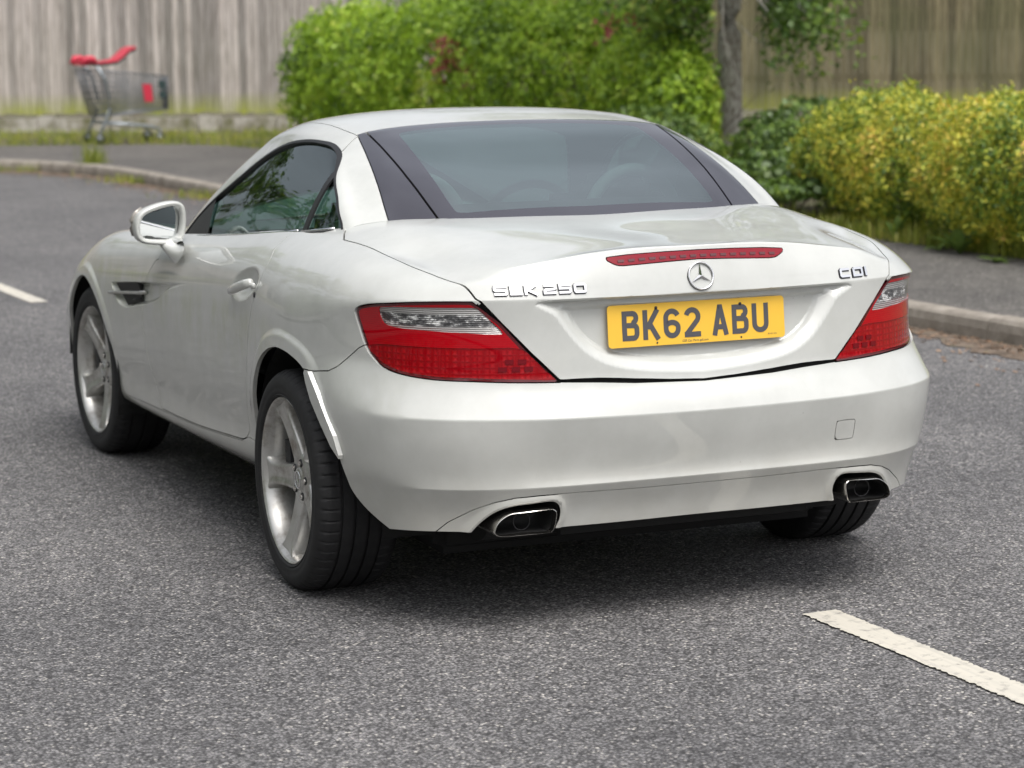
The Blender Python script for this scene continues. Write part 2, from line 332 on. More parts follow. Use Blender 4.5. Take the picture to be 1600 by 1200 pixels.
# per row: rear stations (a,y,z) for columns 0..7, then (a,z) at side stations
R_ = [
 ({0: (0, -.785, .278), 1: (.2, -.785, .277), 2: (.42, -.773, .276), 3: (.55, -.75, .274), 4: (.635, -.705, .272), 5: (.718, -.645, .270), 6: (.780, -.555, .264), 7: (.815, -.41, .255)},
  {9: (.80, .25), 11: (.80, .245), 13: (.80, .232), 15: (.795, .222), 18: (.80, .215), 20: (.79, .21), 21: (.76, .21), 22: (.66, .21), 23: (.44, .21), 24: (.22, .21), 25: (0, .21)}),
 ({0: (0, -.800, .33), 1: (.2, -.798, .33), 2: (.42, -.786, .33), 3: (.555, -.758, .328), 4: (.65, -.708, .326), 5: (.737, -.642, .324), 6: (.802, -.54, .32), 7: (.843, -.39, .31)},
  {9: (.855, .30), 11: (.858, .296), 13: (.85, .270), 15: (.845, .252), 18: (.845, .25), 20: (.83, .25), 21: (.79, .25), 22: (.69, .25), 23: (.46, .25), 24: (.23, .25), 25: (0, .25)}),
 ({0: (0, -.832, .392), 1: (.2, -.83, .392), 2: (.42, -.815, .391), 3: (.57, -.782, .39), 4: (.68, -.727, .389), 5: (.765, -.648, .387), 6: (.825, -.54, .384), 7: (.86, -.39, .375)},
  {9: (.88, .355), 11: (.872, .352), 13: (.863, .312), 15: (.858, .290), 18: (.87, .30), 20: (.85, .30), 21: (.81, .30), 22: (.71, .30), 23: (.48, .30), 24: (.24, .3), 25: (0, .3)}),
 ({0: (0, -.829, .43), 1: (.2, -.827, .43), 2: (.42, -.81, .43), 3: (.573, -.782, .43), 4: (.688, -.725, .43), 5: (.778, -.645, .428), 6: (.836, -.545, .425), 7: (.870, -.39, .42)},
  {9: (.893, .41), 11: (.872, .40), 13: (.860, .37), 15: (.858, .35), 18: (.882, .37), 20: (.86, .37), 21: (.825, .37), 22: (.73, .37), 23: (.5, .37), 24: (.25, .37), 25: (0, .37)}),
 ({0: (0, -.846, .50), 1: (.2, -.842, .50), 2: (.42, -.823, .50), 3: (.58, -.790, .50), 4: (.697, -.735, .50), 5: (.790, -.652, .50), 6: (.845, -.545, .50), 7: (.878, -.39, .49)},
  {9: (.902, .48), 11: (.880, .47), 13: (.868, .45), 15: (.868, .43), 18: (.893, .45), 20: (.865, .44), 21: (.83, .44), 22: (.735, .44), 23: (.51, .44), 24: (.255, .44), 25: (0, .44)}),
 ({0: (0, -.860, .568), 1: (.2, -.855, .569), 2: (.42, -.838, .571), 3: (.58, -.797, .573), 4: (.70, -.742, .575), 5: (.795, -.657, .576), 6: (.850, -.542, .576), 7: (.882, -.385, .572)},
  {9: (.906, .55), 11: (.886, .545), 13: (.874, .53), 15: (.876, .52), 18: (.897, .53), 20: (.865, .50), 21: (.825, .49), 22: (.73, .49), 23: (.51, .49), 24: (.255, .49), 25: (0, .49)}),
 ({0: (0, -.840, .610), 1: (.2, -.836, .612), 2: (.42, -.812, .618), 3: (.576, -.774, .622), 4: (.692, -.712, .626), 5: (.778, -.630, .632), 6: (.834, -.52, .637), 7: (.873, -.37, .640)},
  {9: (.906, .62), 11: (.888, .61), 13: (.877, .60), 15: (.882, .59), 18: (.896, .59), 20: (.86, .55), 21: (.81, .53), 22: (.715, .53), 23: (.5, .53), 24: (.25, .53), 25: (0, .53)}),
 ({0: (0, -.818, .640), 1: (.2, -.816, .645), 2: (.42, -.796, .658), 3: (.573, -.755, .665), 4: (.685, -.692, .670), 5: (.768, -.608, .682), 6: (.820, -.495, .695), 7: (.866, -.352, .690)},
  {9: (.903, .68), 11: (.889, .67), 13: (.878, .66), 15: (.886, .65), 18: (.892, .64), 20: (.85, .59), 21: (.79, .56), 22: (.69, .56), 23: (.48, .56), 24: (.24, .56), 25: (0, .56)}),
 ({0: (0, -.810, .70), 1: (.2, -.808, .70), 2: (.42, -.791, .705), 3: (.573, -.751, .71), 4: (.685, -.689, .713), 5: (.765, -.605, .720), 6: (.818, -.492, .730), 7: (.865, -.350, .735)},
  {9: (.900, .735), 11: (.888, .725), 13: (.877, .71), 15: (.883, .70), 18: (.886, .68), 20: (.84, .62), 21: (.77, .585), 22: (.67, .58), 23: (.47, .58), 24: (.235, .58), 25: (0, .58)}),
 ({0: (0, -.804, .785), 1: (.2, -.802, .785), 2: (.42, -.786, .788), 3: (.575, -.747, .79), 4: (.684, -.684, .792), 5: (.762, -.602, .796), 6: (.818, -.486, .80), 7: (.865, -.346, .80)},
  {9: (.894, .80), 11: (.883, .79), 13: (.871, .77), 15: (.876, .745), 18: (.875, .72), 20: (.825, .645), 21: (.75, .605), 22: (.65, .60), 23: (.46, .60), 24: (.23, .6), 25: (0, .6)}),
 ({0: (0, -.803, .872), 1: (.2, -.801, .872), 2: (.42, -.787, .874), 3: (.585, -.747, .875), 4: (.685, -.690, .874), 5: (.765, -.607, .870), 6: (.822, -.488, .861), 7: (.858, -.345, .860)},
  {9: (.872, .872), 11: (.868, .86), 13: (.858, .825), 15: (.864, .79), 18: (.856, .755), 20: (.80, .67), 21: (.73, .625), 22: (.63, .615), 23: (.45, .615), 24: (.225, .615), 25: (0, .615)}),
 ({0: (0, -.789, .925), 1: (.2, -.787, .925), 2: (.42, -.768, .920), 3: (.575, -.733, .911), 4: (.662, -.673, .909), 5: (.730, -.58, .914), 6: (.775, -.465, .924), 7: (.806, -.345, .932)},
  {9: (.824, .938), 11: (.826, .925), 13: (.830, .876), 15: (.838, .835), 18: (.812, .800), 20: (.76, .695), 21: (.69, .645), 22: (.60, .625), 23: (.44, .625), 24: (.22, .625), 25: (0, .625)}),
 ({0: (0, -.770, .990), 1: (.2, -.764, .988), 2: (.42, -.742, .966), 3: (.545, -.713, .947), 4: (.625, -.665, .922), 5: (.678, -.565, .936), 6: (.706, -.455, .954), 7: (.719, -.33, .968)},
  {9: (.738, .988), 11: (.757, .975), 13: (.768, .917), 15: (.772, .868), 18: (.735, .822), 20: (.70, .715), 21: (.64, .66), 22: (.56, .635), 23: (.42, .63), 24: (.21, .63), 25: (0, .63)}),
]
NR, NC = len(R_), 26
def body_cage():
    G = np.zeros((NC, NR, 3))
    for r, (rear, sd_) in enumerate(R_):
        for c_ in range(8): G[c_, r] = rear[c_]
        keys = {7: (rear[7][0], rear[7][2])}; keys.update({k: v for k, v in sd_.items()})
        az = catmull({k: v for k, v in keys.items()}, range(8, 26))
        for k, c_ in enumerate(range(8, 26)):
            G[c_, r] = (az[k][0], YC[c_], az[k][1])
    # front corner rake: lower rows reach further forward
    V, F, key = [], [], {}
    def vid(p):
        p = tuple(np.round(p, 5))
        if p not in key: key[p] = len(V); V.append(p)
        return key[p]
    cr = {}
    def quad(a, b, c_, d):
        for sgn in (-1, 1):
            ids = []
            for p in (a, b, c_, d):
                q = (sgn*p[0] if abs(p[0]) > 1e-6 else 0., p[1], p[2]); ids.append(vid(q))
            if sgn > 0: ids = ids[::-1]
            F.append(ids)
    def crease(p, q, v):
        for sgn in (-1, 1):
            a, b = [vid((sgn*t[0] if abs(t[0]) > 1e-6 else 0., t[1], t[2])) for t in (p, q)]; cr[(min(a, b), max(a, b))] = v
    for c_ in range(NC-1):
        for r in range(NR-1): quad(G[c_+1, r], G[c_, r], G[c_, r+1], G[c_+1, r+1])
    for r, val in ((2, .75), (5, .8), (10, .8)):
        for c_ in range(0, 7): crease(G[c_, r], G[c_+1, r], val*(1 if c_ < 5 else .6 if c_ == 5 else .25))
    for c_ in range(0, 2): crease(G[c_, 12], G[c_+1, 12], .85)
    crease(G[2, 12], G[3, 12], .65)
    for c_ in range(9, 15): crease(G[c_, 2], G[c_+1, 2], .7)
    # rear deck: lateral 0..5, longitudinal columns 5..10
    m_ = 5; back = [G[i, 12] for i in range(6)]; sidec = [G[5+j, 12] for j in range(m_+1)]
    cen = [(0, -.770, .990), (0, -.70, .985), (0, -.58, .992), (0, -.42, 1.003), (0, -.22, 1.026), (0, .0, 1.045)]
    cen.append(None); cen = cen[:6]; cen[5] = (0, .16, 1.055)
    sidec = [G[5+j, 12] for j in range(6)]
    fr = [np.array((a, .16+(sidec[5][1]-.16)*(a/sidec[5][0])**2, 1.055+(sidec[5][2]-1.055)*(a/sidec[5][0])**4.5)) for a in (0, .2, .4, .54, .65, sidec[5][0])]
    D = coons([np.array(p) for p in back], fr, [np.array(p) for p in cen], sidec)
    D[1:5, 1:5, 2] += np.array([[.002, .004, .004, .0], [.002, .004, .004, .002], [.0, .0, .006, .012], [-.004, -.008, .004, .016]])
    for i in range(5):
        for j in range(5): quad(D[i, j], D[i, j+1], D[i+1, j+1], D[i+1, j])
    # bonnet
    m_ = 5; sf = [G[20-j, 12] for j in range(m_+1)]       # columns 20..15
    ff = [G[25-i, 12] for i in range(6)]
    cen = [(0, 3.295, .63), (0, 3.15, .70), (0, 2.9, .77), (0, 2.55, .83), (0, 2.2, .87), (0, 1.95, .89)]
    fb = [np.array((a, 1.95+(sf[5][1]-1.95)*(a/sf[5][0])**2, .89+(sf[5][2]-.89)*(a/sf[5][0])**2)) for a in (0, .2, .4, .54, .65, sf[5][0])]
    D = coons([np.array(p) for p in ff], fb, [np.array(p) for p in cen], sf)
    for i in range(5):
        for j in range(5): quad(D[i, j], D[i+1, j], D[i+1, j+1], D[i, j+1])
    return V, F, cr
def to_tm(co, q, keep):
    T = np.concatenate([q[:, [0, 1, 2]], q[:, [0, 2, 3]]]); cx = co[T].mean(1)
    N = vnorm(co, T); m = TM(co, T, N); m = m.sub(keep(cx)); z = np.abs(m.V[:, 0]) < 1e-4; m.V[z, 0] = 0; m.N[z, 0] = 0; m.N /= np.linalg.norm(m.N, axis=1)[:, None]; return m
bv, bf, bc = body_cage()
co, q = subd(bv, bf, 4, bc, targets=True)
body = to_tm(co, q, lambda c_: c_[:, 0] < 0)
if body.N[np.argmin(body.V[:, 0])][0] > 0: body.N *= -1; body.T = body.T[:, ::-1]
# ---- pressed features: shapes pushed into the skin along measured outlines ----
def ss(x, a, b): t = np.clip((x-a)/(b-a), 0, 1); return t*t*(3-2*t)
def renorm(m):
    N = vnorm(m.V, m.T); z = np.abs(m.V[:, 0]) < 1e-5; N[z, 0] = 0; m.N = N/np.linalg.norm(N, axis=1)[:, None]; return m
back = lambda V: (V[:, 1] < -.2)
# number plate recess (outer ramp, inner floor)
rec = smooth_poly([(-.02, .871), (-.446, .871), (-.415, .826), (-.372, .769), (-.325, .724), (-.255, .690), (-.147, .671), (0, .661), (.1, .664)], 8, False)
rec = [tuple(p) for p in rec]+[(.1, .871)]
rinn = smooth_poly([(-.02, .852), (-.372, .852), (-.372, .830), (-.350, .790), (-.312, .748), (-.25, .714), (-.12, .694), (0, .690), (.1, .692)], 8, False)
rinn = [tuple(p) for p in rinn]+[(.1, .852)]
def az(V): return np.stack([V[:, 0], V[:, 2]], 1)
for off in (-.001, -.006, -.012, -.018, -.024, -.030, -.036, -.042):
    f = poly_sd(az(body.V), rec)-off; f[~(back(body.V) & (body.V[:, 2] < .95) & (body.V[:, 2] > .6))] = 1; body, _, _ = split(body, f)
for off in (.0, -.004, -.009, -.014):
    f = poly_sd(az(body.V), rinn)-off; f[~(back(body.V) & (body.V[:, 2] < .95) & (body.V[:, 2] > .6))] = 1; body, _, _ = split(body, f)
V = body.V; mk_ = back(V) & (V[:, 2] < .95) & (V[:, 2] > .6)
rec_up = [(a, .99 if z > .86 else z) for a, z in rec]; d1 = -poly_sd(az(V), rec_up); d2 = -poly_sd(az(V), rinn)
topd = np.clip((.8715-V[:, 2]), 0, 1)                                    # under the ledge the drop is abrupt
dep = .024*ss(d1, 0, .042)*1.0+.010*ss(d2, 0, .014)
dep = (.024*ss(d1, 0, .042)*ss(topd, 0, .010))+.010*ss(d2, 0, .014)
V[:, 1] += np.where(mk_, dep, 0)
# side vent scallop with the crease running back into the door
vt = smooth_poly([(2.03, .678), (1.80, .700), (1.60, .718), (1.30, .743), (1.0, .770), (1.3, .718), (1.42, .676), (1.56, .645), (1.72, .622), (1.86, .604), (1.96, .620)], 6, True, (0, 4))
fl = lambda V: (V[:, 0] < -.7) & (V[:, 1] > .9) & (V[:, 1] < 2.2) & (V[:, 2] > .5) & (V[:, 2] < .85)
for off in (.0, -.016):
    f = poly_sd(side(body.V), vt)-off; f[~fl(body.V)] = 1; body, _, _ = split(body, f)
V = body.V; d = -poly_sd(side(V), vt); taper = ss(V[:, 1], 1.0, 1.62); lowfade = ss(V[:, 2], .60, .70)
V[:, 0] += np.where(fl(V) & (d > 0), .026*ss(d, 0, .014)*taper, 0)
# wheel arch lips: flare outwards close to the opening
rarch = [(.36, .18), (.355, .25), (.35, .33), (.343, .40), (.318, .48), (.272, .56), (.21, .62), (.13, .662), (.04, .684), (-.05, .683), (-.13, .670), (-.18, .655), (-.222, .634), (-.256, .606), (-.300, .560), (-.350, .500), (-.392, .442), (-.410, .395), (-.424, .352), (-.460, .314), (-.503, .284), (-.535, .266), (-.555, .25), (-.58, .20)]
rarch = [tuple(p) for p in smooth_poly(rarch, 4, False)]+[(-.58, .05), (.36, .05)]
farch = [(2.43+.362*cos(t), .312+.352*sin(t)) for t in np.linspace(-.35, pi+.35, 50)]+[(2.43, 0)]
for ar, lo, hi in ((rarch, -.75, .75), (farch, 1.85, 3.0)):
    for off in (.052,):
        f = poly_sd(side(body.V), ar)-off; f[~((body.V[:, 0] < -.5) & (body.V[:, 1] > lo) & (body.V[:, 1] < hi))] = 1; body, _, _ = split(body, f)
    V = body.V; d = poly_sd(side(V), ar); msk = (V[:, 0] < -.5) & (V[:, 1] > lo) & (V[:, 1] < hi) & (d > -.06) & (V[:, 2] > .40)
    V[:, 0] -= np.where(msk, .007*(1-ss(d, .030, .054))*ss(V[:, 2], .42, .52)*(ss(V[:, 1], -.30, -.2) if lo < 0 else 1), 0)
# spoiler lip upper edge: slight kick
V = body.V; tk = np.exp(-((V[:, 1]+.752)/.028)**2)*ss(.50-np.abs(V[:, 0]), 0, .22)*(V[:, 2] > .9); V[:, 2] += .004*tk
# door handle bowl
V = body.V; ca, sa = cos(.2), -sin(.2); hy, hz = V[:, 1]-.415, V[:, 2]-.822; hb = ((hy*ca+hz*sa)/.130)**2+((-hy*sa+hz*ca)/.046)**2
V[:, 0] += np.where((V[:, 0] < -.7) & (hb < 1), .026*np.clip(1-hb, 0, 1)**.8, 0)
body = renorm(body)
shell_ref = body
# ---- cut the skin into panels ----
G2 = .0016
def cutout(m, P, poly, mask, gap=G2):
    """-> (inside, outside) with a real gap between them"""
    f = poly_sd(P(m.V), poly); f[~mask(m.V)] = 1.
    m2, _, f2 = split(m, f+gap); Sx = f2[m2.T].sum(1) < 0
    ins = m2.sub(Sx); rest = m2.sub(~Sx)
    f = poly_sd(P(rest.V), poly)-gap; f[~mask(rest.V)] = 1.
    r2_, _, f3 = split(rest, f); outm = r2_.sub(f3[r2_.T].sum(1) > 0); return ins, outm
# wheel openings first (discard inside)
for ar, lo, hi in ((rarch, -.75, .75), (farch, 1.85, 3.0)):
    _i, body = cutout(body, side, ar, lambda V, lo=lo, hi=hi: (V[:, 0] < -.45) & (V[:, 1] > lo) & (V[:, 1] < hi), 0.)
lamp3 = [(-.618, -.726, .8725), (-.673, -.696, .8725), (-.75, -.623, .868), (-.80, -.52, .858), (-.822, -.467, .849), (-.831, -.444, .838), (-.831, -.441, .824), (-.828, -.453, .791), (-.819, -.480, .738), (-.808, -.508, .712), (-.794, -.541, .694), (-.764, -.605, .680), (-.702, -.672, .671), (-.618, -.727, .668), (-.526, -.763, .664), (-.403, -.791, .660), (-.477, -.775, .732), (-.552, -.756, .817)]
def dense3(p3, n=5, sharp=(), closed=True): return [tuple(p) for p in smooth_poly(p3, n, closed, sharp)]
lampP = cylp(dense3(lamp3, 4, (0, 15, 16, 17)))
lampo, body = cutout(body, cyl, lampP, lambda V: (V[:, 1] < -.1) & (V[:, 2] > .55) & (V[:, 2] < .95), .0018)
lid3 = [(0, .893, 0), (.3, .908, 0), (.50, .932, 0), (.585, .965, 0), (.66, 1.01, 0), (.695, 1.03, 0), (.715, .98, 0), (.735, .915, 0), (.737, .896, 0), (.728, .78, 0), (.715, .626, 0), (.70, .462, 0), (.674, .355, 0), (.648, .262, 0), (.628, .205, 0), (.612, .148, 0), (.552, .061, 0), (.477, -.043, 0), (.406, -.131, 0), (.30, -.142, 0), (.2, -.156, 0), (.1, -.167, 0), (0, -.173, 0), (-.1, -.167, 0), (-.1, .893, 0)]
lidP = [(a, b) for a, b, _ in lid3]
lidP = lidP[:7]+[tuple(p) for p in smooth_poly(lidP[7:16], 4, False)][:-1]+lidP[15:]
omask = lambda V: ((V[:, 1] < .3) & (V[:, 2] > .60))
lid, body = cutout(body, obl, lidP, omask, .0022)
shelfP = [(-.1, .899), (0, .899), (.3, .914), (.50, .938), (.585, .971), (.655, 1.02), (.655, 1.3), (-.1, 1.3)]
shelf_, body = cutout(body, obl, shelfP, omask, 0.)
# bumper: everything behind/below this line
bmp3 = [(-.403, -.791, .661), (-.526, -.763, .665), (-.618, -.727, .669), (-.702, -.672, .672), (-.764, -.605, .681), (-.794, -.541, .695), (-.808, -.508, .713), (-.819, -.482, .748), (-.828, -.451, .735), (-.843, -.406, .704), (-.857, -.365, .677), (-.865, -.321, .661), (-.878, -.241, .651), (-.89, -.15, .65)]
bP = [(-.2, .641), (0, .641)]+cylp([(-.2, -.81, .648), (-.3, -.80, .6555)])+cylp(bmp3)+[(1.35, .65), (1.35, 0), (-.2, 0)]
bumper, body = cutout(body, cyl, bP, lambda V: (V[:, 1] < 0) & (V[:, 2] < .9))
# lower valance
vl = [(-.1, .369), (0, .369), (.181, .369), (.361, .371), (.464, .369), (.53, .365), (.577, .354), (.621, .335), (.677, .297), (.72, .25), (.74, .2), (-.1, .2)]
vlP = [(a, b) for a, b in vl]
aab = lambda V: np.stack([np.abs(V[:, 0]), V[:, 2]], 1)
valance, bumper = cutout(bumper, aab, vlP, lambda V: V[:, 2] < .5, .0012)
opn = [(.640, .20), (.63, .262), (.624, .276), (.602, .304), (.573, .329), (.535, .343), (.481, .349), (.437, .352), (.416, .343), (.407, .323), (.407, .301), (.414, .282), (.418, .26), (.42, .20)]
opnP = [tuple(p) for p in smooth_poly(opn, 4, True, (0, 1, 12, 13))]
# soft lip around the tail pipe opening
V = valance.V
for off in (.018, .006):
    f = poly_sd(aab(valance.V), opnP)-off; valance, _, _ = split(valance, f)
d = poly_sd(aab(valance.V), opnP); valance.V[:, 1] -= .010*(1-ss(d, .004, .026))
valance.V[:, 1] += .006*(1-ss(d, -.006, .005))
valance = renorm(valance)
_i, valance = cutout(valance, aab, opnP, lambda V: V[:, 2] < .5, 0.)
# door and sill
doorP = [(.300, .968), (.252, .905), (.262, .84), (.30, .787), (.362, .648), (.409, .508), (.428, .42), (.436, .378), (.47, .356), (.52, .345), (.64, .336), (1.005, .311), (1.30, .300), (1.50, .296), (1.53, .32), (1.595, .412), (1.632, .495), (1.625, .629), (1.585, .720), (1.49, .80), (1.45, .84), (1.44, 1.2), (.33, 1.2)]
doorP = [tuple(p) for p in smooth_poly(doorP, 3, True, (12, 13, 21, 22))]
door, body = cutout(body, side, doorP, lambda V: (V[:, 0] < -.66) & (V[:, 1] > .1) & (V[:, 1] < 1.8))
sillP = [(.0, .362), (.44, .3625), (.52, .3395), (.64, .3305), (1.005, .3055), (1.30, .2945), (1.50, .2905), (2.2, .27), (2.2, 0), (0, 0)]
sill, body = cutout(body, side, sillP, lambda V: (V[:, 0] < -.6) & (V[:, 1] > -.1) & (V[:, 1] < 2.2), .0010)
# third brake light opening in the lid
b3 = [(0, .981), (.1, .980), (.2, .977), (.262, .972), (.258, .963), (.236, .951), (.22, .949), (.1, .954), (0, .957)]
b3P = [(-.1, .981)]+b3[0:]+[(-.1, .957)]
bl, lid = cutout(lid, aab, b3P, lambda V: (V[:, 1] < -.6) & (V[:, 2] > .9), .0012)
# tow eye cover on the right only: keep left intact, cut the mirrored half
bumpR = mirror(bumper); towc = smooth_poly([(.396, .498), (.402, .503), (.452, .503), (.458, .497), (.456, .458), (.450, .450), (.401, .450), (.395, .456)], 4)
tow, bumpR = cutout(bumpR, aab, [tuple(p) for p in towc], lambda V: V[:, 2] > .4, .0011)
bonnetP = [(-.1, 4), (-.1, 1.92), (.4, 1.88), (.66, 1.78), (.70, 1.85), (.70, 2.4), (.66, 2.9), (.5, 3.2), (.2, 3.24), (-.1, 3.245)]
bonnet, body = cutout(body, lambda V: np.stack([np.abs(V[:, 0]), V[:, 1]], 1), bonnetP[1:], lambda V: (V[:, 1] > 1.7) & (V[:, 2] > .62))
fbump, body = cutout(body, lambda V: np.stack([V[:, 1], V[:, 2]], 1), [(2.72, .0), (2.72, .56), (2.95, .60), (3.05, .64), (4, .64), (4, 0)], lambda V: (V[:, 1] > 2.6) & (V[:, 2] < .66))
k_ = body.V[body.T].mean(1); body = body.sub(~(((k_[:, 1] < -.485) & (k_[:, 2] < .74)) | ((k_[:, 1] < -.60) & (k_[:, 2] < .862) & (np.abs(k_[:, 0]) < .70)) | ((k_[:, 1] < -.70) & (k_[:, 2] < .867))))
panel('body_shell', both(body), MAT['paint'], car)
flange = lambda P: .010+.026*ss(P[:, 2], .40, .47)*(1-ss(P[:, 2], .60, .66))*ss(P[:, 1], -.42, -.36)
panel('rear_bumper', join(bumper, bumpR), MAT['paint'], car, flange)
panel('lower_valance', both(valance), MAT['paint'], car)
panel('tow_eye_cover', tow, MAT['paint'], car)
lid_o = panel('boot_lid', both(lid), MAT['paint'], car)
panel('parcel_shelf', both(inset(shelf_, .004)), MAT['seat'], car)
panel('bonnet', both(bonnet), MAT['paint'], car)
panel('front_bumper', both(fbump), MAT['paint'], car)
panel('side_sill', sill, MAT['paint'], car); panel('side_sill', mirror(sill), MAT['paint'], car)
doors = [panel('door', m, MAT['paint'], car) for m in (door, mirror(door))]
panel('high_brake_light', both(inset(bl, -.001)), MAT['lens_high'], lid_o)
# dark backing behind the gaps
bk = inset(shell_ref, .016); k = bk.V[bk.T].mean(1); sd1 = poly_sd(k[:, 1:3], rarch); sd2 = poly_sd(k[:, 1:3], farch)
bk = bk.sub(~(((sd1 < .01) | (sd2 < .01)) & (k[:, 0] < -.45)) & ~((poly_sd(np.stack([np.abs(k[:, 0]), k[:, 2]], 1), opnP) < .01) & (k[:, 1] < -.6)))
bb = both(bk); mk('inner_structure', bb.V, bb.T, MAT['gap'], car, N=bb.N)
# ---- greenhouse: roof, pillars, rear screen as one continuous surface ----
GB = [(0, -.165, 1.030), (.2, -.160, 1.029), (.40, -.135, 1.025), (.50, -.105, 1.020), (.585, -.065, 1.014), (.655, -.02, 1.006), (.712, .045, 1.000),
      (.748, .26, .972), (.757, .56, .944), (.765, .90, .916), (.768, 1.2, .886), (.768, 1.40, .868), (.755, 1.60, .850), (.66, 1.76, .865), (.50, 1.90, .875), (.33, 1.98, .882), (.16, 2.03, .886), (0, 2.05, .888)]
GT = [(0, .50, 1.277), (.2, .49, 1.274), (.36, .47, 1.267), (.44, .455, 1.260), (.495, .455, 1.252), (.532, .48, 1.243), (.556, .535, 1.238),
      (.567, .62, 1.242), (.572, .72, 1.246), (.572, .85, 1.245), (.567, .97, 1.237), (.561, 1.06, 1.226), (.55, 1.14, 1.212), (.47, 1.20, 1.228), (.37, 1.235, 1.243), (.25, 1.26, 1.254), (.12, 1.275, 1.260), (0, 1.28, 1.262)]
# bulge outward (lateral, longitudinal, up) at mid height
GM = [(0, -.010, .022)]*4+[(.012, -.018, .018), (.022, -.006, .012), (.024, .0, .006), (.018, 0, 0), (.018, 0, 0), (.018, 0, 0), (.018, 0, 0), (.016, .004, .004), (.012, .012, .014), (.004, .018, .018), (0, .02, .02), (0, .02, .02), (0, .02, .02), (0, .02, .02)]
def green_cage():
    n = len(GB); rows = (0, .25, .5, .75, .92); G = np.zeros((n, 6, 3))
    for i in range(n):
        b, t, m_ = np.array(GB[i]), np.array(GT[i]), np.array(GM[i])
        for k, u in enumerate(rows):
            p = b*(1-u)+t*u+m_*4*u*(1-u)
            if 6 <= i <= 11: p[1] += -.055*4*u*(1-u)*(1 if i == 6 else .5 if i == 7 else .1)
            G[i, k] = p
        G[i, 5] = t+np.array([-.0, 0, .0])
    V, F, key, cr = [], [], {}, {}
    def vid(p):
        p = tuple(np.round(p, 5))
        if p not in key: key[p] = len(V); V.append(p)
        return key[p]
    def quad(a, b, c_, d):
        for s_ in (-1, 1):
            ids = [vid((s_*p[0] if abs(p[0]) > 1e-6 else 0., p[1], p[2])) for p in (a, b, c_, d)]
            F.append(ids if s_ < 0 else ids[::-1])
    for i in range(n-1):
        for k in range(5): quad(G[i+1, k], G[i, k], G[i, k+1], G[i+1, k+1])
    # roof: lateral 0..5, longitudinal cols 5..12
    back = [G[i, 5] for i in range(6)]; sidec = [G[5+j, 5] for j in range(8)]; fr = [G[17-i, 5] for i in range(6)]
    ys = [GT[5+j][1] for j in range(8)]; cen = []
    for j in range(8):
        u = j/7; cen.append(np.array((0, .50+(1.28-.50)*u, 1.277+(1.262-1.277)*u+.036*4*u*(1-u))))
    D = coons(back, fr, cen, sidec)
    for i in range(1, 5):
        for j in range(1, 7): D[i, j, 2] += .020*(1-(1-i/5)**2)*(1-(2*j/7-1)**2)*.6
    for i in range(5):
        for j in range(7): quad(D[i, j], D[i, j+1], D[i+1, j+1], D[i+1, j])
    for i in range(5):
        for s_ in (-1, 1):
            a, b = [vid((s_*p[0] if abs(p[0]) > 1e-6 else 0., p[1], p[2])) for p in (G[i, 5], G[i+1, 5])]; cr[(min(a, b), max(a, b))] = .25
    return V, F, cr
gv, gf, gc = green_cage(); co, q = subd(gv, gf, 4, gc, targets=True)
gh = to_tm(co, q, lambda c_: c_[:, 0] < 0)
if gh.N[np.argmin(gh.V[:, 0])][0] > 0: gh.N *= -1; gh.T = gh.T[:, ::-1]
gh_ref = gh
# outlines (a, y+z) seen from behind/above; side outlines (y, z)
roofseam = [(0, 1.777), (.15, 1.772), (.25, 1.762), (.35, 1.743), (.43, 1.722), (.475, 1.708), (.505, 1.698)]
rearO = [(-.1, .70), (.60, .70), (.598, .90), (.592, .968), (.580, 1.10), (.560, 1.28), (.540, 1.45), (.521, 1.60), (.507, 1.697)]+roofseam[::-1][1:]+[(-.1, 1.777)]
quartO = [(.462, .70), (.464, .92), (.470, 1.05), (.477, 1.25), (.480, 1.45), (.480, 1.60), (.479, 1.72), (.479, 1.9), (.9, 1.9), (.9, .70)]
visO = [(-.1, .930), (.375, .948), (.396, .955), (.407, .975), (.410, 1.10), (.408, 1.30), (.402, 1.50), (.396, 1.625), (.388, 1.652), (.370, 1.668), (.30, 1.690), (.2, 1.708), (.1, 1.718), (-.1, 1.722)]
rmask = lambda V: (V[:, 1] < 1.0)
glassall, gh = cutout(gh, obl, rearO, lambda V: (V[:, 1] < .62), .0015)
quart, scr = cutout(glassall, obl, quartO, rmask, .0035)
visO = [visO[0]]+[tuple(p) for p in smooth_poly(visO[1:], 5, False)]
f = poly_sd(obl(scr.V), visO); scr, sd_, _ = split(scr, f); vis = scr.sub(sd_ < 0); frit = scr.sub(sd_ > 0)
# side window opening
winP = [(1.62, .83), (1.50, .925), (1.36, 1.008), (1.20, 1.082), (1.05, 1.147), (.90, 1.190), (.78, 1.210), (.66, 1.220), (.55, 1.222), (.46, 1.214), (.38, 1.190), (.31, 1.155), (.245, 1.115), (.17, 1.085), (.105, 1.055), (.055, 1.02), (.030, .975), (.03, .80), (.8, .78)]
winP = [(1.60, .80), (1.50, .905), (1.38, .985), (1.22, 1.066), (1.06, 1.144), (.92, 1.192), (.80, 1.216), (.68, 1.227), (.57, 1.228), (.47, 1.222), (.385, 1.203), (.315, 1.173), (.238, 1.132), (.15, 1.088), (.085, 1.045), (.035, 1.01), (.01, .97), (-.01, .80), (.8, .76)]
winP = [tuple(p) for p in smooth_poly(winP, 4, True, (0, 17, 18))]
smask = lambda V: (V[:, 0] < -.3) & (V[:, 1] < 1.75)
side_in, gh = cutout(gh, side, winP, smask, 0.)
f = poly_sd(side(side_in.V), winP)+.005+.003*ss(side_in.V[:, 1], .2, .5); side_in, sd_, _ = split(side_in, f); trim = side_in.sub(sd_ > 0); sglass = side_in.sub(sd_ < 0)
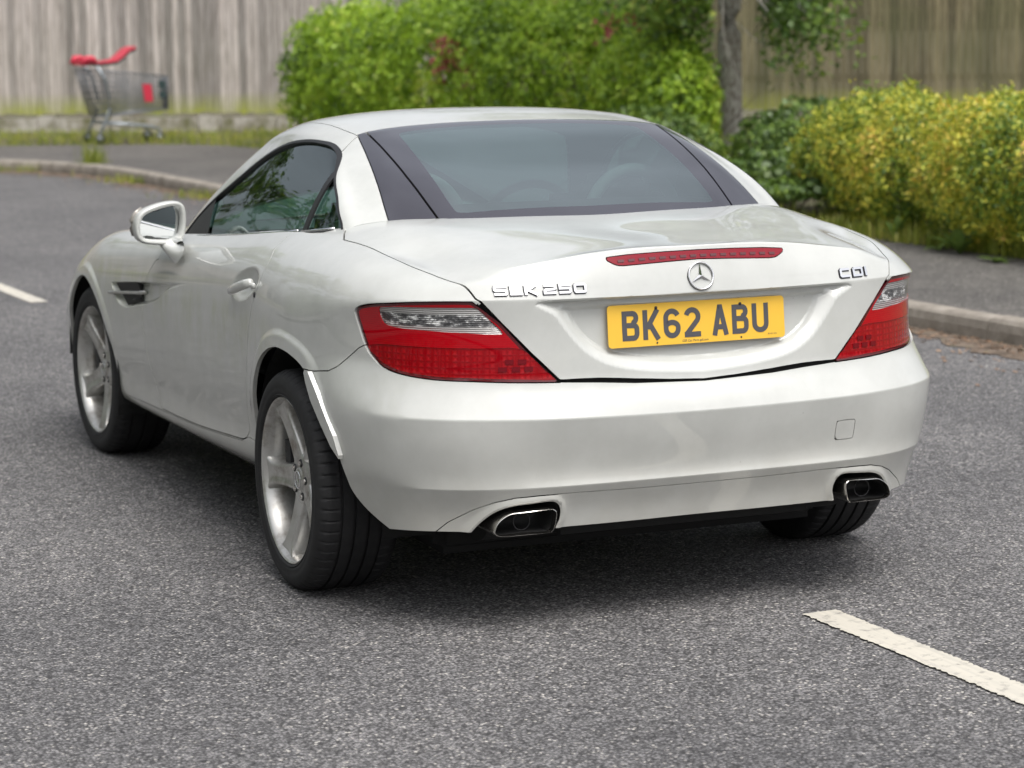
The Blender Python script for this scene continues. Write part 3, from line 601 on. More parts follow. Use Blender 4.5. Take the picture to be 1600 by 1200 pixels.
# front part of the opening is a black sail panel; a slim black bar divides off the rear quarter pane
sailP = [(1.18, .70), (1.20, .88), (1.32, 1.02), (1.36, 1.1), (2, 1.1), (2, .7)]
sail, sglass = cutout(sglass, side, sailP, lambda V: V[:, 1] > 1, 0.)
barP = [(.232, .90), (.262, .985), (.272, 1.168), (.268, 1.25), (.285, 1.25), (.292, 1.168), (.284, .98), (.25, .90)]
barP = [(.245, .90), (.245, .985), (.258, 1.168), (.262, 1.25), (.300, 1.25), (.290, 1.168), (.274, .98), (.272, .90)]
bar, sglass = cutout(sglass, side, barP, lambda V: V[:, 1] < .5, 0.)
k = sglass.V[sglass.T].mean(1)[:, 1]; qpane = sglass.sub(k < .26); dpane = sglass.sub(k >= .26)
# windscreen
wsP = [(-.1, 1.335), (.40, 1.315), (.535, 1.20), (.70, 1.55), (.72, 1.7), (.66, 1.95), (-.1, 2.3)]
wsP = [(-.1, 1.30), (.30, 1.285), (.46, 1.235), (.52, 1.22), (.575, 1.32), (.66, 1.50), (.71, 1.62), (.69, 1.72), (.6, 1.84), (.4, 2.3), (-.1, 2.3)]
plan = lambda V: np.stack([np.abs(V[:, 0]), V[:, 1]], 1)
wscr, gh = cutout(gh, plan, wsP, lambda V: V[:, 1] > 1.15, 0.)
# roof panel and rear pillar seams
roofP = [(-.1, 1.0)]+[(-.1, .45), (0, .44), (.30, .43), (.508, .40), (.512, .50), (.515, .62), (.517, .85), (.513, 1.0), (.505, 1.12), (.47, 1.165), (.3, 1.225), (-.1, 1.245)]
roofp, gh = cutout(gh, plan, roofP[1:], lambda V: V[:, 2] > 1.18)
pilP = [(-1.5, .5), (-1.5, 1.4), (.50, 1.4), (.508, 1.262), (.47, 1.245), (.42, 1.226), (.38, 1.205), (.30, 1.19), (.30, .5)]
pilP = [(-1.5, .5), (-1.5, 1.4), (.445, 1.4), (.452, 1.27), (.44, 1.247), (.418, 1.228), (.392, 1.208), (.35, 1.18), (.30, 1.15), (.30, .5)]
pil, gh = cutout(gh, side, pilP, lambda V: V[:, 1] < .9, .0013)
apP = [(1.03, 1.3), (1.035, 1.19), (1.0, 1.13), (1.2, .5), (3, .5), (3, 1.3)]
apil, gh = cutout(gh, side, apP, lambda V: V[:, 0] < -.45, .0010)
roof_o = panel('roof_panel', both(roofp), MAT['paint'], car)
for fn in (lambda m: m, mirror):
    panel('roof_rail', fn(gh), MAT['paint'], car); panel('rear_pillar', fn(pil), MAT['paint'], car); panel('windscreen_pillar', fn(apil), MAT['paint'], car)
    panel('rear_quarter_trim', fn(quart), MAT['gloss_black'], car, .010)
rw = panel('rear_window', both(frit), MAT['gloss_black'], car, .008); mk('rear_pane', both(vis).V, both(vis).T, MAT['rear_glass'], rw, N=both(vis).N)
gl_ = inset(gh_ref, .013); k = gl_.V[gl_.T].mean(1); fw_ = poly_sd(k[:, 1:3], winP); fv_ = poly_sd(obl(k), visO); fs_ = poly_sd(plan(k), wsP)
gl_ = gl_.sub(~(((fw_ < -.004) & (k[:, 1] < 1.75) & (np.abs(k[:, 0]) > .3)) | ((fv_ < .004) & (k[:, 1] < .6)) | ((fs_ < 0) & (k[:, 1] > 1.15))))
bb = both(gl_); mk('cabin_lining', bb.V, bb.T, MAT['gap'], car, N=bb.N)
panel('windscreen', both(inset(wscr, .003)), MAT['side_glass'], car, 0)
for fn, d_o in ((lambda m: m, doors[0]), (mirror, doors[1])):
    tr = panel('window_seal', fn(inset(trim, -.001)), MAT['rubber_trim'], car, .014)
    panel('sail_panel', fn(inset(sail, .002)), MAT['rubber_trim'], d_o, .0)
    panel('window_bar', fn(inset(bar, -.001)), MAT['rubber_trim'], car, .006)
    panel('door_window', fn(inset(dpane, .008)), MAT['side_glass'], d_o, 0); panel('quarter_window', fn(inset(qpane, .008)), MAT['side_glass'], car, 0)
# waist trim: black rubber line with a slim bright strip standing proud of the body
bvh_pts = shell_ref
from mathutils.bvhtree import BVHTree
def bvh(m): return BVHTree.FromPolygons(m.V.tolist(), m.T.tolist())
BODY = bvh(shell_ref); GREEN = bvh(gh_ref)
def on(b, p, d): 
    h = b.ray_cast(Vector(p), Vector(d).normalized())
    return h[0], h[1]
def tube(pts, r, n=8, closed=False, flat=None):
    """round (or flattened) bar swept along points"""
    P = [np.array(p, float) for p in pts]; V, F = [], []; L = len(P)
    for i, p in enumerate(P):
        a = P[i-1] if (i > 0 or closed) else p; b = P[(i+1) % L] if (i < L-1 or closed) else p
        t = b-a; t /= np.linalg.norm(t)+1e-12; u = np.cross(t, (0, 0, 1)); 
        if np.linalg.norm(u) < 1e-3: u = np.cross(t, (0, 1, 0))
        u /= np.linalg.norm(u); v = np.cross(u, t); rr = r[i] if hasattr(r, '__len__') else r
        for k in range(n):
            an = 2*pi*k/n; V.append(p+u*cos(an)*rr*(flat[0] if flat else 1)+v*sin(an)*rr*(flat[1] if flat else 1))
    m_ = L if closed else L-1
    for i in range(m_):
        for k in range(n): F.append((i*n+k, i*n+(k+1) % n, ((i+1) % L)*n+(k+1) % n, ((i+1) % L)*n+k))
    if not closed: F.append(tuple(range(n))[::-1]); F.append(tuple((L-1)*n+k for k in range(n)))
    return V, F
for s_ in (-1, 1):
    q_ = []
    for y, z, a in [(1.46, .874, .770), (1.3, .889, .772), (1.1, .907, .771), (.9, .925, .769), (.7, .942, .765), (.5, .960, .760), (.36, .973, .755), (.28, .983, .750)]: q_.append((s_*(a+.004), y, z))
    V, F = tube(q_, .0052, 8, flat=(.8, 1.1)); mk('waist_strip', V, F, MAT['chrome'], doors[0 if s_ < 0 else 1])
    q2 = [(p[0]+s_*.001, p[1], p[2]-.008) for p in q_]; V, F = tube(q2, .006, 8); mk('waist_seal', V, F, MAT['rubber_trim'], doors[0 if s_ < 0 else 1])
    q3 = [(s_*.750, .255, .985), (s_*.743, .18, .991), (s_*.729, .11, .999), (s_*.711, .075, 1.004)]
    V, F = tube(q3, .0045, 8); mk('waist_strip', V, F, MAT['chrome'], car)
    V, F = tube([(p[0]+s_*.002, p[1], p[2]-.007) for p in q3], .005, 8); mk('waist_seal', V, F, MAT['rubber_trim'], car)
# ---- tail lamps: housings recessed a little, lens split into its coloured fields ----
lampm = lampo
def field(m, poly3):
    f = poly_sd(cyl(m.V), cylp(poly3)); f[~(m.V[:, 1] < 0)] = 1; m2, s_, _ = split(m, f); return m2.sub(s_ < 0), m2.sub(s_ > 0)
clear3 = [(-.800, -.527, .842), (-.796, -.533, .815), (-.788, -.55, .803), (-.765, -.6, .798), (-.674, -.696, .793), (-.56, -.753, .787), (-.549, -.757, .790), (-.560, -.752, .806), (-.60, -.738, .846), (-.612, -.732, .855), (-.63, -.72, .857), (-.725, -.649, .856), (-.79, -.545, .851)]
cl, rest = field(lampm, dense3(clear3, 4))
led3 = [(-.819, -.475, .742), (-.80, -.53, .752), (-.764, -.6, .754), (-.69, -.69, .753), (-.6, -.735, .752), (-.500, -.772, .748), (-.44, -.783, .690), (-.412, -.79, .667), (-.526, -.763, .673), (-.618, -.727, .677), (-.702, -.672, .680), (-.764, -.605, .688), (-.794, -.541, .703), (-.808, -.508, .722)]
led, rest = field(rest, dense3(led3, 3))
f = -poly_sd(cyl(rest.V), lampP)-.0085; rest, s_, _ = split(rest, f); rimm, red = rest.sub(s_ < 0), rest.sub(s_ > 0)
for fn in (lambda m: m, mirror):
    t_ = panel('tail_light', fn(inset(rimm, .005)), MAT['lens_dark'], car, .02)
    panel('red_lens', fn(inset(red, .0045)), MAT['lens_red'], t_, .004); panel('clear_lens', fn(inset(cl, .007)), MAT['lens_clear'], t_, 0); panel('led_lens', fn(inset(led, .006)), MAT['lens_led'], t_, 0)
# clustered dark LED cells near the inner corner of each lamp
for s_ in (-1, 1):
    V, F = [], []
    for (a, z) in ((.500, .716), (.532, .716), (.484, .697), (.516, .697), (.549, .697)):
        for du, dz in ((0, 0),):
            h, n_ = on(BODY, (-a, -2, z), (0, 1, 0)); h = h+Vector((0, .0055, 0)); t_ = Vector((1, 0, 0))-n_*n_.x; t_.normalize(); b_ = n_.cross(t_)
            o = len(V)
            for e in ((-1, -1), (1, -1), (1, 1), (-1, 1)): v = h-n_*-.0012+t_*e[0]*.011+b_*e[1]*.006; V.append((v.x*(-s_), v.y, v.z)) if s_ > 0 else V.append(tuple(v))
            F.append((o, o+1, o+2, o+3))
    lamp_o = [o for o in car.children if o.name.startswith('tail_light')][0 if s_ < 0 else 1]
    mk('led_cells', V, F, simple('dark_led_cells', (.15, .001, .006), .2), lamp_o, smooth=False)
# ---- wheels ----
def lathe(prof, n, rfn=None, close=False):
    """prof: list of (u along axle outward, r); axis = local -X outward"""
    P = np.array(prof, float); th = np.linspace(0, 2*pi, n, endpoint=False); V = []
    for i, (u, r) in enumerate(P):
        rr = r+(rfn(i, th) if rfn else 0*th); V.append(np.stack([np.full(n, -u), rr*np.sin(th), rr*np.cos(th)], 1))
    V = np.concatenate(V); F = []
    for i in range(len(P)-1):
        a = i*n+np.arange(n); b = i*n+(np.arange(n)+1) % n; F.append(np.stack([a, b, b+n, a+n], 1))
    return V, np.concatenate(F)
def tyre_mesh(W, R):
    h = W/2; g = .0045; prof = []; tag_ = []
    def a(u, r, k=0): prof.append((u, r)); tag_.append(k)
    rim_r = .226
    a(-h+.02, rim_r); a(-h+.004, rim_r+.02); a(-h, rim_r+.05); a(-h+.006, R-.022); a(-h+.020, R-.007)
    gs = [-.058, -.020, .020, .058] if W > .235 else [-.05, 0.0, .05]
    us = -h+.032; a(us, R-.0022, 1)
    for k, c_ in enumerate(gs):
        for u in np.linspace(us, c_-g, 4)[1:]: a(u, R-.0022*(abs(u)/(h-.032))**2, 1 if k == 0 else 0)
        a(c_-g*.8, R-.0085); a(c_+g*.8, R-.0085); us = c_+g; a(us, R-.0022*(abs(us)/(h-.032))**2)
    for u in np.linspace(us, h-.032, 5)[1:]: a(u, R-.0022*(abs(u)/(h-.032))**2, 1)
    a(h-.026, R-.0045, 1); a(h-.020, R-.007, 1); a(h-.012, R-.013, 2); a(h-.006, R-.019); a(h-.002, R-.027); a(h, R-.036); a(h+.0008, .266); a(h-.001, .2615); a(h, .2565); a(h-.001, .2480)
    a(h-.003, .2450); a(h-.0008, .2430); a(h-.002, .2405); a(h-.006, .2380); a(h-.012, .2350); a(h-.022, .228)
    n = 420
    def rf(i, th):
        k = np.round(th/(2*pi)*n).astype(int)
        if tag_[i] == 1 and abs(prof[i][0]) > (.062 if W > .235 else .055): return np.where(k % 7 == 0, -.0045, 0.)
        if tag_[i] == 2: return np.where(k % 7 == 0, -.003, 0.)
        return 0*th
    return lathe(prof, n, rf)
def rim_parts(W):
    h = W/2
    o = h-.009
    prof = [(o-.008, .2345), (o+.001, .2368), (o+.003, .2345), (o+.0015, .2310), (o-.004, .2275), (o-.012, .2235), (o-.03, .2180), (o-.07, .2140), (o-.14, .208), (-h+.03, .212), (-h+.012, .228)]
    V, F = lathe(prof, 120); parts = [(V, F)]
    # hub
    hp = [(o-.060, .080), (o-.045, .076), (o-.040, .070), (o-.038, .060), (o-.0385, .045), (o-.038, .036), (o-.036, .0335), (o-.034, .0325), (o-.032, .030), (o-.031, .020), (o-.0305, 0.0005)]
    V, F = lathe(hp, 60); parts.append((V, F))
    # one spoke: stations along the radius
    st = [(.045, o-.039, .038), (.075, o-.037, .036), (.105, o-.033, .0325), (.135, o-.028, .030), (.160, o-.022, .029), (.185, o-.016, .030), (.206, o-.011, .036), (.221, o-.008, .050), (.2245, o-.013, .054)]
    sv, sf = [], []
    for (r, u, hw) in st:
        ch = .009
        cs = [(-hw-.006, -.055), (-hw-.004, -.020), (-hw-.001, -.006), (-hw+.003, -.0008), (-hw+.009, .0), (-hw*.30, -.005), (hw*.30, -.005), (hw-.009, .0), (hw-.003, -.0008), (hw+.001, -.006), (hw+.004, -.020), (hw+.006, -.055)]
        if r < .08: cs = [(x, y if y < -.01 else min(y, -.0015)) for x, y in cs]
        for x, du in cs: sv.append((r, x, u+du))
    nc = 12
    for i in range(len(st)-1):
        for k in range(nc-1): sf.append((i*nc+k, i*nc+k+1, (i+1)*nc+k+1, (i+1)*nc+k))
    co, q = subd(sv, sf, 2)
    T = q
    for k in range(5):
        an = 2*pi*k/5+rad(8); rr, x, u = co[:, 0], co[:, 1], co[:, 2]
        V = np.stack([-u, rr*sin(an)+x*cos(an), rr*cos(an)-x*sin(an)], 1); parts.append((V, T))
    return parts, o
def joinp(parts):
    V, F, o = [], [], 0
    for v, f in parts: V.append(np.asarray(v)); F.append(np.asarray(f)+o); o += len(v)
    return np.concatenate(V), np.concatenate(F)
def wheel(loc, W, R, flip, steer=0, spin=0):
    root = empty('wheel', loc); root.parent = car; root.rotation_euler = (0, 0, (pi if flip else 0)+steer)
    V, F = tyre_mesh(W, R); fl = .0005-loc[2]
    cs, sn = cos(spin), sin(spin)
    V[:, 2] = np.maximum(V[:, 2], fl); t = mk('tyre', V, F, MAT['tyre'], root); t.data.set_sharp_from_angle(angle=rad(38))
    parts, o = rim_parts(W); V, F = joinp(parts); y, z = V[:, 1].copy(), V[:, 2].copy(); V[:, 1] = y*cs-z*sn; V[:, 2] = y*sn+z*cs
    r_ = mk('rim', V, F, MAT['alloy'], root); r_.data.set_sharp_from_angle(angle=rad(50))
    for k in range(5):
        an = 2*pi*(k+.5)/5+rad(8); y0, z0 = .050*sin(an), .050*cos(an); y1, z1 = y0*cs-z0*sn, y0*sn+z0*cs; bm = bmesh.new()
        for sg, ra, rb, de, off in ((20, .0125, .0105, .004, .0372), (6, .0085, .007, .008, .0358)):
            g = bmesh.ops.create_cone(bm, segments=sg, radius1=ra, radius2=rb, depth=de, cap_ends=True)
            for f_ in {f_ for v in g['verts'] for f_ in v.link_faces}: f_.material_index = 0 if sg == 20 else 1
            bmesh.ops.rotate(bm, verts=g['verts'], cent=(0, 0, 0), matrix=Matrix.Rotation(-pi/2, 3, 'Y')); bmesh.ops.translate(bm, verts=g['verts'], vec=(-(o-off), y1, z1))
        mkbm('wheel_bolt', bm, [MAT['plastic'], MAT['satin']], root)
    # centre cap with a raised three-pointed star in a ring
    V, F = lathe([(o-.0305, .0255), (o-.0285, .0245), (o-.0285, .0228), (o-.0298, .0222)], 40); parts = [(V, F)]
    for k in range(3):
        an = 2*pi*k/3; V = np.array([(0, .023, 0), (0, .003, .0035), (.0018, .0035, 0), (0, .003, -.0035)]) if False else None
    mk('centre_cap', parts[0][0], parts[0][1], MAT['chrome'], root)
    V, F = star3(.022, .0045, .002); V = np.stack([-(o-.0300)-V[:, 2], V[:, 0], V[:, 1]], 1); mk('cap_star', V, F, MAT['chrome'], root, smooth=False)
    V, F = lathe([(o-.10, .150), (o-.092, .150), (o-.092, .075), (o-.075, .07), (o-.072, .001)], 64); d = mk('brake_disc', V, F, MAT['disc'], root); d.data.set_sharp_from_angle(angle=rad(30))
    bm = bmesh.new(); g = bmesh.ops.create_cube(bm, size=1); bmesh.ops.scale(bm, verts=g['verts'], vec=(.05, .07, .16)); bmesh.ops.bevel(bm, geom=bm.edges[:], offset=.012, segments=2, affect='EDGES')
    bmesh.ops.translate(bm, verts=bm.verts[:], vec=(-(o-.075), (.145 if not flip else -.145), .02)); mkbm('brake_caliper', bm, MAT['plastic'], root, True, 40)
    return root
def star3(R, wd, ht):
    V = [(0, 0, ht)]; F = []
    for k in range(6):
        an = pi/2+k*pi/3; r = R if k % 2 == 0 else wd; V.append((r*cos(an), r*sin(an), 0))
    for k in range(6): F.append((0, 1+k, 1+(k+1) % 6))
    return np.array(V), F
wheel((-.7805, 0, .308), .245, .314, False, 0, -.244); wheel((.7805, 0, .308), .245, .314, True, 0, .9)
wheel((-.762, 2.43, .311), .225, .317, False, rad(2.5), -.6); wheel((.762, 2.43, .311), .225, .317, True, rad(2.5), 1.2)
# wheel housings and underside
for s_ in (-1, 1):
    for yc, zc, r, a0, a1 in ((-.01, .31, .392, -.35, pi+.28), (2.43, .315, .385, .02, pi+.35)):
        V, F = [], []; n = 28
        for k in range(n+1):
            an = a0+(a1-a0)*k/n
            for x in ((.872 if yc > 1 else .862-.10*max(0., -cos(an))*max(0, .9-sin(an))), .60): V.append((s_*x, yc+r*cos(an), max(zc+r*sin(an), .19)))
        for k in range(n): F.append((2*k, 2*k+1, 2*k+3, 2*k+2))
        c0 = len(V); V.append((s_*.60, yc, zc))
        for k in range(n): F.append((2*k+1, c0, 2*k+3))
        mk('wheel_arch_liner', V, F, MAT['under'], car, smooth=False)
bm = bmesh.new()
for (x0, x1, y0, y1, z0, z1) in ((-.60, .60, -.40, 3.05, .14, .33), (-.70, .70, .45, 1.95, .155, .33), (-.40, .40, -.74, -.4, .24, .33)):
    g = bmesh.ops.create_cube(bm, size=1); bmesh.ops.scale(bm, verts=g['verts'], vec=(x1-x0, y1-y0, z1-z0)); bmesh.ops.translate(bm, verts=g['verts'], vec=((x0+x1)/2, (y0+y1)/2, (z0+z1)/2))
bmesh.ops.bevel(bm, geom=bm.edges[:], offset=.03, segments=3, affect='EDGES'); mkbm('underbody', bm, MAT['under'], car, True, 40)
for s_ in (-1, 1):
    bm = bmesh.new(); g = bmesh.ops.create_cone(bm, segments=24, radius1=.085, radius2=.085, depth=.42, cap_ends=True); bmesh.ops.rotate(bm, verts=g['verts'], cent=(0, 0, 0), matrix=Matrix.Rotation(pi/2, 3, 'Y'))
    bmesh.ops.scale(bm, verts=g['verts'], vec=(1, 1.2, .75)); bmesh.ops.translate(bm, verts=g['verts'], vec=(s_*.33, -.52, .27))
    mkbm('silencer', bm, MAT['under'], car, True, 40)
# dark surrounds inside the tail pipe cut-outs, pipes with bright rims
def rrect_path(pts, n=6): return smooth_poly(pts, n)
for s_ in (-1, 1):
    V, F = [], []; rp = opnP; L = len(rp)
    pth = [(a, z) for a, z in opnP if z > .215]
    for a, z in pth:
        h, n_ = on(BODY, (-a, -2, z), (0, 1, 0)); y = h.y if h else -.77
        V.append((s_*a, y+.004, z)); V.append((s_*(a*.985+.007), y+.16, z-.005))
    for k in range(len(pth)-1): F.append((2*k, 2*k+1, 2*k+3, 2*k+2))
    c0 = len(V); V.append((s_*.52, -.60, .29))
    for k in range(len(pth)-1): F.append((2*k+1, c0, 2*k+3))
    mk('exhaust_surround', V, F, MAT['under'], car, smooth=False)
    tp = [(.587, .274), (.590, .285), (.580, .307), (.553, .326), (.520, .331), (.450, .335), (.434, .333), (.428, .322), (.433, .289), (.441, .276), (.455, .272), (.560, .268)]
    pth = smooth_poly(tp, 5); cx = np.array((.508, .302))
    root = None
    ring = []
    yy = lambda a: -.813+(a-.43)*.20
    prof = [(1.0, .16, 0), (1.0, .0, 0), (1.0, 0, .0), (.985, -.006, 0), (.955, -.007, 0), (.93, -.002, 0), (.90, .02, 0), (.89, .12, 0)]
    V, F = [], []; L = len(pth)
    for sc, dy, _z in prof:
        for a, z in pth:
            da, dz = a-cx[0], z-cx[1]; r = math.hypot(da, dz); k = (r-(1-sc)*.055)/r
            V.append((s_*(cx[0]+da*k), yy(a)+dy, cx[1]+dz*k))
    for i in range(len(prof)-1):
        for k in range(L): F.append((i*L+k, i*L+(k+1) % L, (i+1)*L+(k+1) % L, (i+1)*L+k))
    tpo = mk('tail_pipe', V, F, MAT['satin'], car); tpo.data.set_sharp_from_angle(angle=rad(35))
    V, F = [], []                                    # dark inner box with the round gas outlet
    for sc, dy in ((.90, .010), (.86, .05), (.80, .09)):
        for a, z in pth:
            da, dz = a-cx[0], z-cx[1]; r = math.hypot(da, dz); k = (r-(1-sc)*.055)/r; V.append((s_*(cx[0]+da*k), yy(a)+dy, cx[1]+dz*k))
    for i in range(2):
        for k in range(L): F.append((i*L+k, i*L+(k+1) % L, (i+1)*L+(k+1) % L, (i+1)*L+k))
    F.append(tuple(2*L+k for k in range(L))); mk('pipe_liner', V, F, MAT['vent_black'], tpo)
    V, F = tube([(s_*(.508-.0)+.023*cos(t), -.772, .301+.023*sin(t)) for t in np.linspace(0, 2*pi, 28, endpoint=False)], .0012, 6, True); mk('gas_outlet', V, F, MAT['plastic'], tpo)
# ---- lettering made of solid strokes ----
def stroke(pts, w, closed=False):
    """mitred ribbon polygon from a polyline -> list of quads (2d)"""
    P = [np.array(p, float) for p in pts]; P = [p for i, p in enumerate(P) if i == 0 or np.linalg.norm(p-P[i-1]) > 1e-3]; n = len(P); L, R = [], []
    for i in range(n):
        if closed: a, b = P[i]-P[i-1], P[(i+1) % n]-P[i]
        else: a = P[i]-P[i-1] if i else P[1]-P[0]; b = P[i+1]-P[i] if i < n-1 else a
        a = a/np.linalg.norm(a); b = b/np.linalg.norm(b); m_ = a+b; m_ /= max(np.linalg.norm(m_), 1e-6); nn = np.array((-m_[1], m_[0])); k = w/2/max(m_@a, .45)
        L.append(P[i]+nn*k); R.append(P[i]-nn*k)
    q_ = []
    for i in range(n if closed else n-1): j = (i+1) % n; q_.append((L[i], R[i], R[j], L[j]))
    return q_
def solid(quads, place, ht, stag=2e-5, bev=0):
    V, F = [], []
    for k, q4 in enumerate(quads):
        o = len(V); h = ht+stag*(k % 7)
        for lv in (0, h):
            for p in q4: V.append(tuple(place(p[0], p[1], lv)))
        F += [(o, o+1, o+2, o+3), (o+7, o+6, o+5, o+4)]+[(o+i, o+4+i, o+4+(i+1) % 4, o+(i+1) % 4) for i in range(4)]
    return V, F
def arc(cx, cy, rx, ry, a0, a1, n=8): return [(cx+rx*cos(rad(a0+(a1-a0)*k/n)), cy+ry*sin(rad(a0+(a1-a0)*k/n))) for k in range(n+1)]
# registration characters, drawn on a 50 x 79 mm body with 14 mm strokes (centre lines)
def PL(ch):
    w, h, s_ = 50., 79., 7.
    if ch == 'B': return [[(7, 0), (7, 79)], [(2, 72), (31, 72)]+arc(31, 60, 10.5, 12, 90, -70, 7)+[(33, 45), (30, 41)], [(2, 7), (33, 7)]+arc(33, 20, 10, 13, -90, 0, 4)+[(43, 27)]+arc(33, 31, 10, 9.5, 0, 90, 4)+[(8, 41)]]
    if ch == 'K': return [[(7, 0), (7, 79)], [(44, 79.5), (12, 30)], [(19, 44), (45, -.5)]]
    if ch == '6': return [arc(25, 54, 18, 18, 20, 90, 5)+arc(25, 54, 18, 18, 90, 180, 5)[1:]+[(7, 26)]+arc(25, 25, 18, 18, 180, 360, 10)[1:]+arc(25, 28, 18, 14, 0, 90, 6)+arc(25, 30, 18, 12, 95, 150, 4)]
    if ch == '2': return [arc(24.5, 54, 18, 18, 165, 90, 5)+arc(24.5, 54, 18, 18, 90, -35, 8)[1:]+[(7.5, 9), (7.5, 7)], [(0.5, 7), (49, 7)]]
    if ch == 'A': return [[(7.2, -.5), (24, 75), (26, 75), (42.8, -.5)], [(13, 22), (37, 22)]]
    if ch == 'U': return [[(7, 79), (7, 24)]+arc(25, 24, 18, 17, 180, 360, 10)+[(43, 79)]]
    return []
plq = []; tx = 0
word = [('B', 50), ('K', 50), ('6', 50), ('2', 50), (' ', 22), ('A', 50), ('B', 50), ('U', 50)]
tot = sum(w_ for _, w_ in word)+11*6; x = -tot/2-4
for ch, wd in word:
    if ch == ' ': x += wd+0; continue
    for pl in PL(ch):
        for q4 in stroke(pl, 14): plq.append([((p[0]+x)/1000*.985, (p[1]-39.5)/1000*.985) for p in q4])
    x += wd+11
PC, PT = Vector((-.004, -.7835, .7920)), .10
pu = Vector((0, sin(PT), cos(PT))); pn = Vector((0, -cos(PT), sin(PT)))
place_plate = lambda a, b, h: PC+Vector((1, 0, 0))*a+pu*b+pn*h
bm = bmesh.new(); out = []
for cxs, cys, a0 in ((1, 1, 0), (-1, 1, 90), (-1, -1, 180), (1, -1, 270)): out += arc(cxs*(.26-.010), cys*(.0555-.010), .010, .010, a0, a0+90, 5)
n = len(out); V = [tuple(place_plate(a, b, -.003)) for a, b in out]+[tuple(place_plate(a, b, 0)) for a, b in out]
pl_o = mk('number_plate', V, [tuple(range(n))[::-1], tuple(range(n, 2*n))]+[(i, (i+1) % n, n+(i+1) % n, n+i) for i in range(n)], MAT['plate'], car, smooth=False)
V, F = solid(plq, lambda a, b, h: place_plate(a, b, h+.0003), .0004); mk('plate_characters', V, F, MAT['plate_ink'], pl_o, smooth=False)
for a, b, r in ((-.120, .043, .0045), (.128, .040, .0045), (-.120, -.048, .0025), (.128, -.048, .0025)):
    bm = bmesh.new(); g = bmesh.ops.create_uvsphere(bm, u_segments=12, v_segments=8, radius=r); bmesh.ops.scale(bm, verts=g['verts'], vec=(1, .5, 1)); bmesh.ops.translate(bm, verts=g['verts'], vec=place_plate(a, b, .001))
    mkbm('plate_screw', bm, MAT['plastic'], pl_o, True)
def small_text(txt, a, b, size, parent):
    cu = bpy.data.curves.new('t', 'FONT'); cu.body = txt; cu.size = size; cu.align_x = 'CENTER'; o = bpy.data.objects.new('t', cu); COL.objects.link(o)
    dg = bpy.context.evaluated_depsgraph_get(); me = bpy.data.meshes.new_from_object(o.evaluated_get(dg)); bpy.data.objects.remove(o)
    for v in me.vertices: v.co = place_plate(a+v.co.x, b+v.co.y, .0006)
    me.materials.clear(); me.materials.append(MAT['plate_ink']); n = bpy.data.objects.new('plate_small_print', me); COL.objects.link(n); n.parent = parent
small_text('GSF Car Parts gsf.com', -.008, -.0505, .0085, pl_o); small_text('BS AU 145e', .222, -.0455, .0055, pl_o)
# bright badges that follow the lid surface
def lid_place(x0, z0, sx, sz, shear=0):
    def f(a, b, h):
        X, Z = x0+a*sx+b*shear, z0+b*sz
        hh, n_ = on(BODY, (-abs(X), -2, Z), (0, 1, 0)); n_ = Vector((n_.x*(1 if X < 0 else -1), n_.y, n_.z)); return Vector((X, hh.y, Z))+n_*(h-.0005)
    return f
def BL(ch):
    if ch == 'S': return [[(30, 21), (4, 21), (3, 19), (3, 14), (5, 12), (27, 12), (29, 10), (29, 5), (27, 3), (1, 3)]]
    if ch == 'L': return [[(3, 24), (3, 3), (29, 3)]]
    if ch == 'K': return [[(3, 24), (3, 0)], [(28, 24), (8, 12), (30, 0)]]
    if ch == '2': return [[(2, 21), (27, 21), (29, 19), (29, 14), (26, 12), (6, 11), (3, 8), (3, 3), (31, 3)]]
    if ch == '5': return [[(30, 21), (4, 21), (4, 13), (27, 13), (29, 11), (29, 5), (27, 3), (1, 3)]]
    if ch == '0': return [[(3, 5), (5, 3), (27, 3), (29, 5), (29, 19), (27, 21), (5, 21), (3, 19), (3, 4)]]
    if ch == 'C': return [[(30, 21), (5, 21), (3, 19), (3, 5), (5, 3), (30, 3)]]
    if ch == 'D': return [[(3, 21), (26, 21), (29, 18), (29, 6), (26, 3), (3, 3), (3, 22)]]
    if ch == 'I': return [[(3, 24), (3, 0)]]
def badge(chars, name, plf):
    qs = []
    for ch, x0 in chars:
        for pl in BL(ch):
            for i in range(len(pl)-1):      # subdivide long strokes so that they bend with the surface
                pass
            for q4 in stroke(pl, 6): qs.append([(p[0]+x0, p[1]) for p in q4])
    qb = []
    for ch, x0 in chars:
        for pl in BL(ch):
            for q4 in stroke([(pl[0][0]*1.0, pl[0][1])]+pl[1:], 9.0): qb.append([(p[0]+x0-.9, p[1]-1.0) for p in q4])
    Vb, Fb = solid(qb, plf, .0014, 1e-4); mk(name+'_shade', Vb, Fb, MAT['edge_shade'], lid_o, smooth=False)  # wider layer shifted left and down paints shade along the letter edges
    V, F = solid(qs, plf, .0046, 1.5e-4); o = mk(name, V, F, [MAT['chrome'], MAT['edge_shade']], lid_o, smooth=False)
    for i, p in enumerate(o.data.polygons): p.material_index = 0 if i % 6 == 1 else 1  # side faces coloured dark in place of dark reflections
    return o
MAT['edge_shade'] = simple('badge_edge_shade', (.045, .045, .05), .4, .3)  # dark colour standing in for reflections on the chrome edges
k = .240/223
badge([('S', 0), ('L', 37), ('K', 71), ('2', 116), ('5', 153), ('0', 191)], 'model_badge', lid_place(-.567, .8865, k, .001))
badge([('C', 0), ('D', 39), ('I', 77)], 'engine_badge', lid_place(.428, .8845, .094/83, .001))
sx, sz = 0.0, .9135
h, n_ = on(BODY, (sx, -2, sz), (0, 1, 0)); sc_ = Vector((0, h.y, sz))+n_*.004; uu = Vector((1, 0, 0)); vv = n_.cross(uu); vv = vv if vv.z > 0 else -vv
